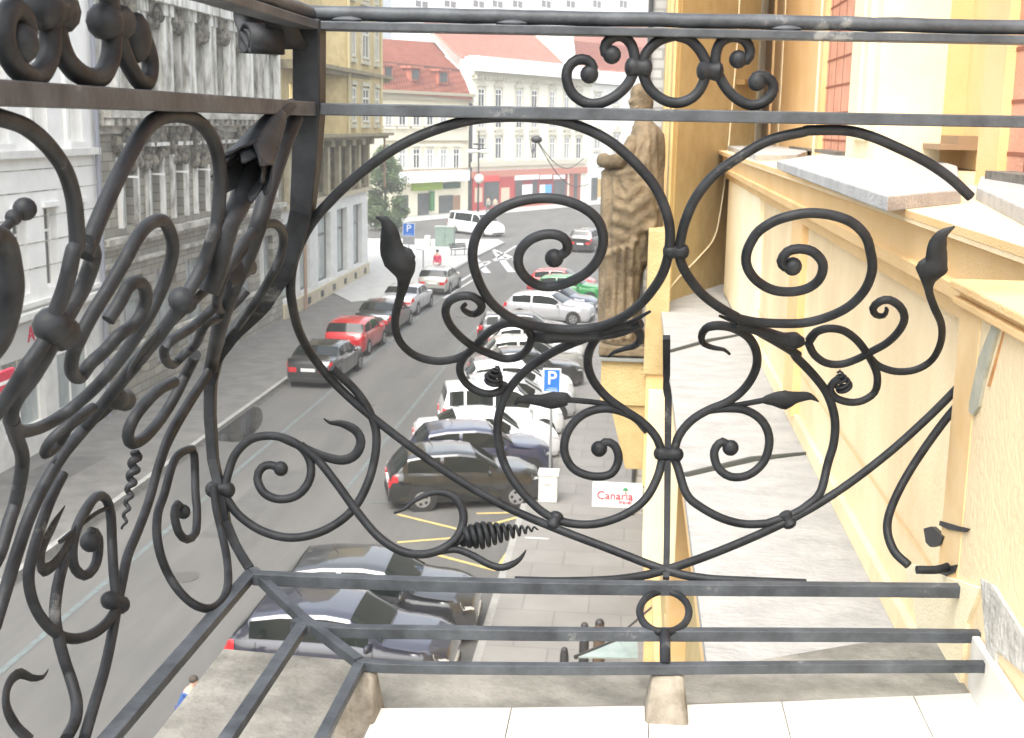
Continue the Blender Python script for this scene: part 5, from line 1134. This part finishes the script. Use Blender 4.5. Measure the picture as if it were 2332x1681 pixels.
p = on_z(1112, 487, .15); person('person in pale clothes at the red shop door', (p.x, p.y, .14), 2.5, 1.75, (.3, .3, .25), (.08, .1, .1))
p = on_z(1128, 487, .15); person('person in light brown coat right of the pale clothed one', (p.x, p.y, .14), 2.9, 1.7, (.45, .36, .26), (.12, .1, .1))
p = on_z(392, 1702, .0); person('person in blue jacket partly hidden by the concrete slab, bottom left', (p.x+.17, p.y, .006), -1.35, 1.12, (.03, .08, .24), (.05, .055, .13), (.05, .04, .03), stride=.2, lean=.35, arm=.2)
# glass canopy and dark posts at the foot of our building
t = thing('glass_canopy', 'green tinted glass canopy at the foot of the yellow building', 'canopy', (.1, 20, 2.7))
q = [on_z(x, y, 2.7) for x, y in ((1310, 1497), (1400, 1455), (1452, 1440), (1452, 1500))]
g = MB(); g.prism([(p.x, p.y) for p in q], 2.69, 2.71); g.build('pane', mat('canopy_glass', (.30, .36, .34), .15, 0, (.22, .28, .26), 2), t)
g = MB(); g.cyl(q[0], q[2], .03); g.cyl(q[1]+Vector((0, 0, -.0)), q[1]+Vector((.5, 0, .5)), .015); g.build('frame', DARKM, t)
for i, (x, y, lb, r_, hh) in enumerate(((1284, 1508, 'short dark post left of the taller one below the middle rail', .085, .42), (1328, 1512, 'taller dark post between rails below the ring', .09, .9), (1362, 1512, 'brown post beside the glass canopy edge', .11, .95))):
    p = on_z(x, y+25, .13); t = thing('bollard', lb, 'bollard', p, 0, 'bollards at the foot of the yellow building')
    g = MB(); g.sweep([p, p+Vector((0, 0, hh*.8)), p+Vector((0, 0, hh))], [r_, r_*.9, r_*.7], 12); g.build('post', DARKM if i < 2 else mat('brown_post', (.1, .065, .04), .7), t, smooth=True)
    g = MB(); g.ball(p+Vector((0, 0, hh)), r_*.75, 10); g.build('cap', DARKM, t, smooth=True)
# projecting sign
a = on_y(1350, 1097, 22); b = on_y(1462, 1158, 22)
t = thing('hanging_sign', 'white projecting shop sign with red lettering and green palm over the right pavement', 'sign', (b.x, 22, b.z))
g = MB(); g.box(a.x, b.x, 21.97, 22.03, b.z, a.z); g.build('board', WH, t, bevel=.01)
W_ = b.x-a.x; hgt_ = a.z-b.z
text_mesh('lettering', 'Canaria', W_*.235, REDL, t, (a.x+W_*.45, 21.96, a.z-hgt_*.52), (1, 0, 0), depth=.006)
text_mesh('lettering', 'travel', W_*.115, REDL, t, (a.x+W_*.66, 21.96, a.z-hgt_*.76), (1, 0, 0), depth=.006)
g = MB(); cx, cz = a.x+W_*.66, a.z-hgt_*.24
for k in range(6):
    an = -.5+k*.85; g.sweep([Vector((cx, 21.955, cz)), Vector((cx+.035*math.cos(an), 21.955, cz+.03*math.sin(an)+.008)), Vector((cx+.06*math.cos(an), 21.955, cz+.045*math.sin(an)-.01))], [.006, .01, .002], 5)
g.sweep([Vector((cx, 21.955, cz)), Vector((cx-.005, 21.955, cz-.09))], .006, 5); g.build('palm_emblem', mat('palm_green', (.03, .3, .12), .5), t)
g = MB(); g.cyl((b.x, 22, a.z-.05), (.5, 22, a.z-.05), .02); g.cyl((b.x, 22, b.z+.05), (.5, 22, b.z+.05), .02); g.build('bracket', DARKM, t)
#==PART:statue
# ------------------------------------------------------------------ statue on its pedestal
sY = 8.7
def sp_(x, y, d=0): return on_y(x, y, sY+d)
stt = thing('stone_statue', 'weathered sandstone statue of a robed figure facing the street beside the ochre wall', 'statue', sp_(1432, 775))
rings = [(190, 1452, 1464, .03), (196, 1443, 1474, .06), (206, 1437, 1482, .08), (218, 1435, 1487, .09), (230, 1434, 1488, .095), (242, 1434, 1487, .09), (252, 1437, 1484, .085), (262, 1442, 1481, .075), (272, 1447, 1482, .07), (281, 1444, 1491, .09), (292, 1440, 1504, .13), (305, 1436, 1512, .16),
         (330, 1428, 1514, .18), (350, 1414, 1514, .19), (372, 1392, 1514, .2), (388, 1374, 1513, .21), (420, 1369, 1512, .22), (460, 1368, 1511, .22), (518, 1367, 1510, .22), (527, 1366, 1484, .22), (590, 1365, 1479, .215), (606, 1365, 1474, .21), (622, 1364, 1465, .2), (690, 1363, 1456, .2), (740, 1362, 1464, .21), (775, 1364, 1470, .2)]
def SC(*pts): return [(1298+a/2.316, 137+b/2.316) for a, b in pts]
grooves = [(SC((208, 600), (212, 760), (206, 985)), 1.2, 5), (SC((238, 600), (262, 660), (292, 700)), .8, 5), (SC((275, 735), (320, 740), (385, 690)), .62, 6), (SC((250, 800), (330, 830), (440, 750)), .62, 6),
           (SC((225, 870), (320, 905), (450, 785)), .62, 6), (SC((200, 985), (290, 960), (395, 890), (430, 830)), .62, 5), (SC((330, 380), (322, 470), (300, 540)), .9, 5), (SC((430, 350), (440, 560), (455, 760)), .8, 4), (SC((470, 360), (478, 600), (470, 880)), 1.1, 5),
           (SC((395, 420), (370, 520), (345, 590)), .7, 5), (SC((228, 1010), (218, 1180), (205, 1440)), 1.1, 4), (SC((262, 1000), (258, 1200), (250, 1420)), 1.4, 5), (SC((305, 985), (303, 1180), (300, 1420)), 1.2, 4), (SC((352, 960), (350, 1180), (352, 1400)), 1.3, 4.5),
           (SC((180, 1040), (176, 1200), (172, 1440)), .8, 4), (SC((372, 930), (385, 1080), (372, 1300)), 1.2, 5), (SC((160, 570), (240, 575), (330, 560), (360, 540)), 1.1, 4), (SC((405, 1080), (398, 1240), (380, 1400)), .9, 5)]
def seg_d(px_, py_, L_pts):
    b = 1e9
    for (x0, y0), (x1, y1) in zip(L_pts, L_pts[1:]):
        dx, dy = x1-x0, y1-y0; t_ = max(0, min(1, ((px_-x0)*dx+(py_-y0)*dy)/(dx*dx+dy*dy))); b = min(b, (px_-x0-dx*t_)**2+(py_-y0-dy*t_)**2)
    return math.sqrt(b)
rf = []
for (y0, l0, r0, d0), (y1, l1, r1, d1) in zip(rings, rings[1:]):
    K_ = max(1, int((y1-y0)/3.2))
    for k in range(K_): t_ = k/K_; rf.append((y0+(y1-y0)*t_, l0+(l1-l0)*t_, r0+(r1-r0)*t_, d0+(d1-d0)*t_))
rf.append(rings[-1])
n = 150; vs = []
for (y, l, r, d) in rf:
    A_, B_ = sp_(l, y), sp_(r, y); c_ = (A_+B_)/2; hw = (B_.x-A_.x)/2
    for k in range(n):
        a = 2*math.pi*k/n; ca, sa = math.cos(a), math.sin(a); f = 1.0+.008*math.sin(17*a+y*.06)
        if sa < .15 and y > 285:
            pxx = (l+r)/2+(r-l)/2*ca; dep = 0
            for gp, am, wd in grooves:
                wd *= 1.3
                dd_ = seg_d(pxx, y, gp)
                if dd_ < 3*wd: dep += am*(math.exp(-(dd_/wd)**2)-.35*math.exp(-((dd_-2*wd)/wd)**2))
            f -= .082*min(2, dep)
        elif y < 262:
            f += .05*math.sin(9*a+y*.3)*math.sin(y*.35)
            if 225 < y < 240 and ca < -.6: f += .14*(1-abs(y-233)/8)
            if 214 < y < 224 and ca < -.5: f -= .05
            if y > 244 and ca < -.3: f += .06
        vs.append((c_.x+hw*f*ca, sY+d*f*sa, c_.z))
N = len(rf); g = MB(); g.add(vs, [(i*n+k, i*n+(k+1) % n, (i+1)*n+(k+1) % n, (i+1)*n+k) for i in range(N-1) for k in range(n)]+[tuple(range(n)), tuple(reversed(range((N-1)*n, N*n)))])
# forearm held before the body and face relief
g.sweep([sp_(1445, 318, -.10), sp_(1432, 345, -.15), sp_(1410, 366, -.17), sp_(1386, 370, -.13), sp_(1373, 364, -.08), sp_(1370, 358, -.05)], [.05, .055, .052, .048, .05, .03], 14)
g.build('body', STONE, stt, smooth=True)
g = MB()
A_, B_ = sp_(1366, 775), sp_(1478, 800); g.box(A_.x, B_.x, sY-.24, sY+.25, B_.z, A_.z); g.build('base', STONE, stt, bevel=.01)
pd = thing('statue_pedestal', 'yellow plastered console pedestal carrying the statue', 'pedestal', sp_(1425, 900))
A_, B_ = sp_(1362, 802, -.02), sp_(1482, 808); g = MB(); g.box(A_.x, B_.x+.15, sY-.27, sY+.4, B_.z-.005, B_.z+.012); g.build('top_slab', mat('lead_top', (.2, .21, .2), .7), pd)
z0, z1, z2 = sp_(1400, 906).z, sp_(1400, 1050).z, B_.z-.005
g = MB(); g.box(A_.x+.03, .2, sY-.24, sY+.38, z0, z2); g.build('block', OCHRE, pd, bevel=.006)
g = MB(); xl0, xl1 = sp_(1390, 915).x, sp_(1425, 1045).x; g.hexa([(xl1, sY-.2, z1), (.25, sY-.2, z1), (.25, sY+.38, z1), (xl1, sY+.38, z1)], [(xl0, sY-.22, z0), (.25, sY-.22, z0), (.25, sY+.38, z0), (xl0, sY+.38, z0)]); g.build('console', OCHRE, pd, bevel=.006)
g = MB(); g.box(.13, .35, sY-.45, sY+.1, z1-.6, z0+.15); g.build('console_return', PALEY, pd, bevel=.006)
#==PART:haze
g = MB(); g.box(-150, 130, -30, 330, -1.2, 42.5)
hz = g.build('haze', None or mat('haze_air', (1, 1, 1)), None); hz['kind'] = 'stuff'
hm = bpy.data.materials.new('haze_volume'); hm.use_nodes = True; t_ = hm.node_tree
t_.nodes.remove(t_.nodes['Principled BSDF']); pv_ = t_.nodes.new('ShaderNodeVolumePrincipled')
pv_.inputs['Color'].default_value = (.95, .97, 1, 1); pv_.inputs['Density'].default_value = .0013; pv_.inputs['Anisotropy'].default_value = .3
t_.links.new(pv_.outputs[0], t_.nodes['Material Output'].inputs['Volume']); hz.data.materials.clear(); hz.data.materials.append(hm)
S.cycles.volume_bounces = 1
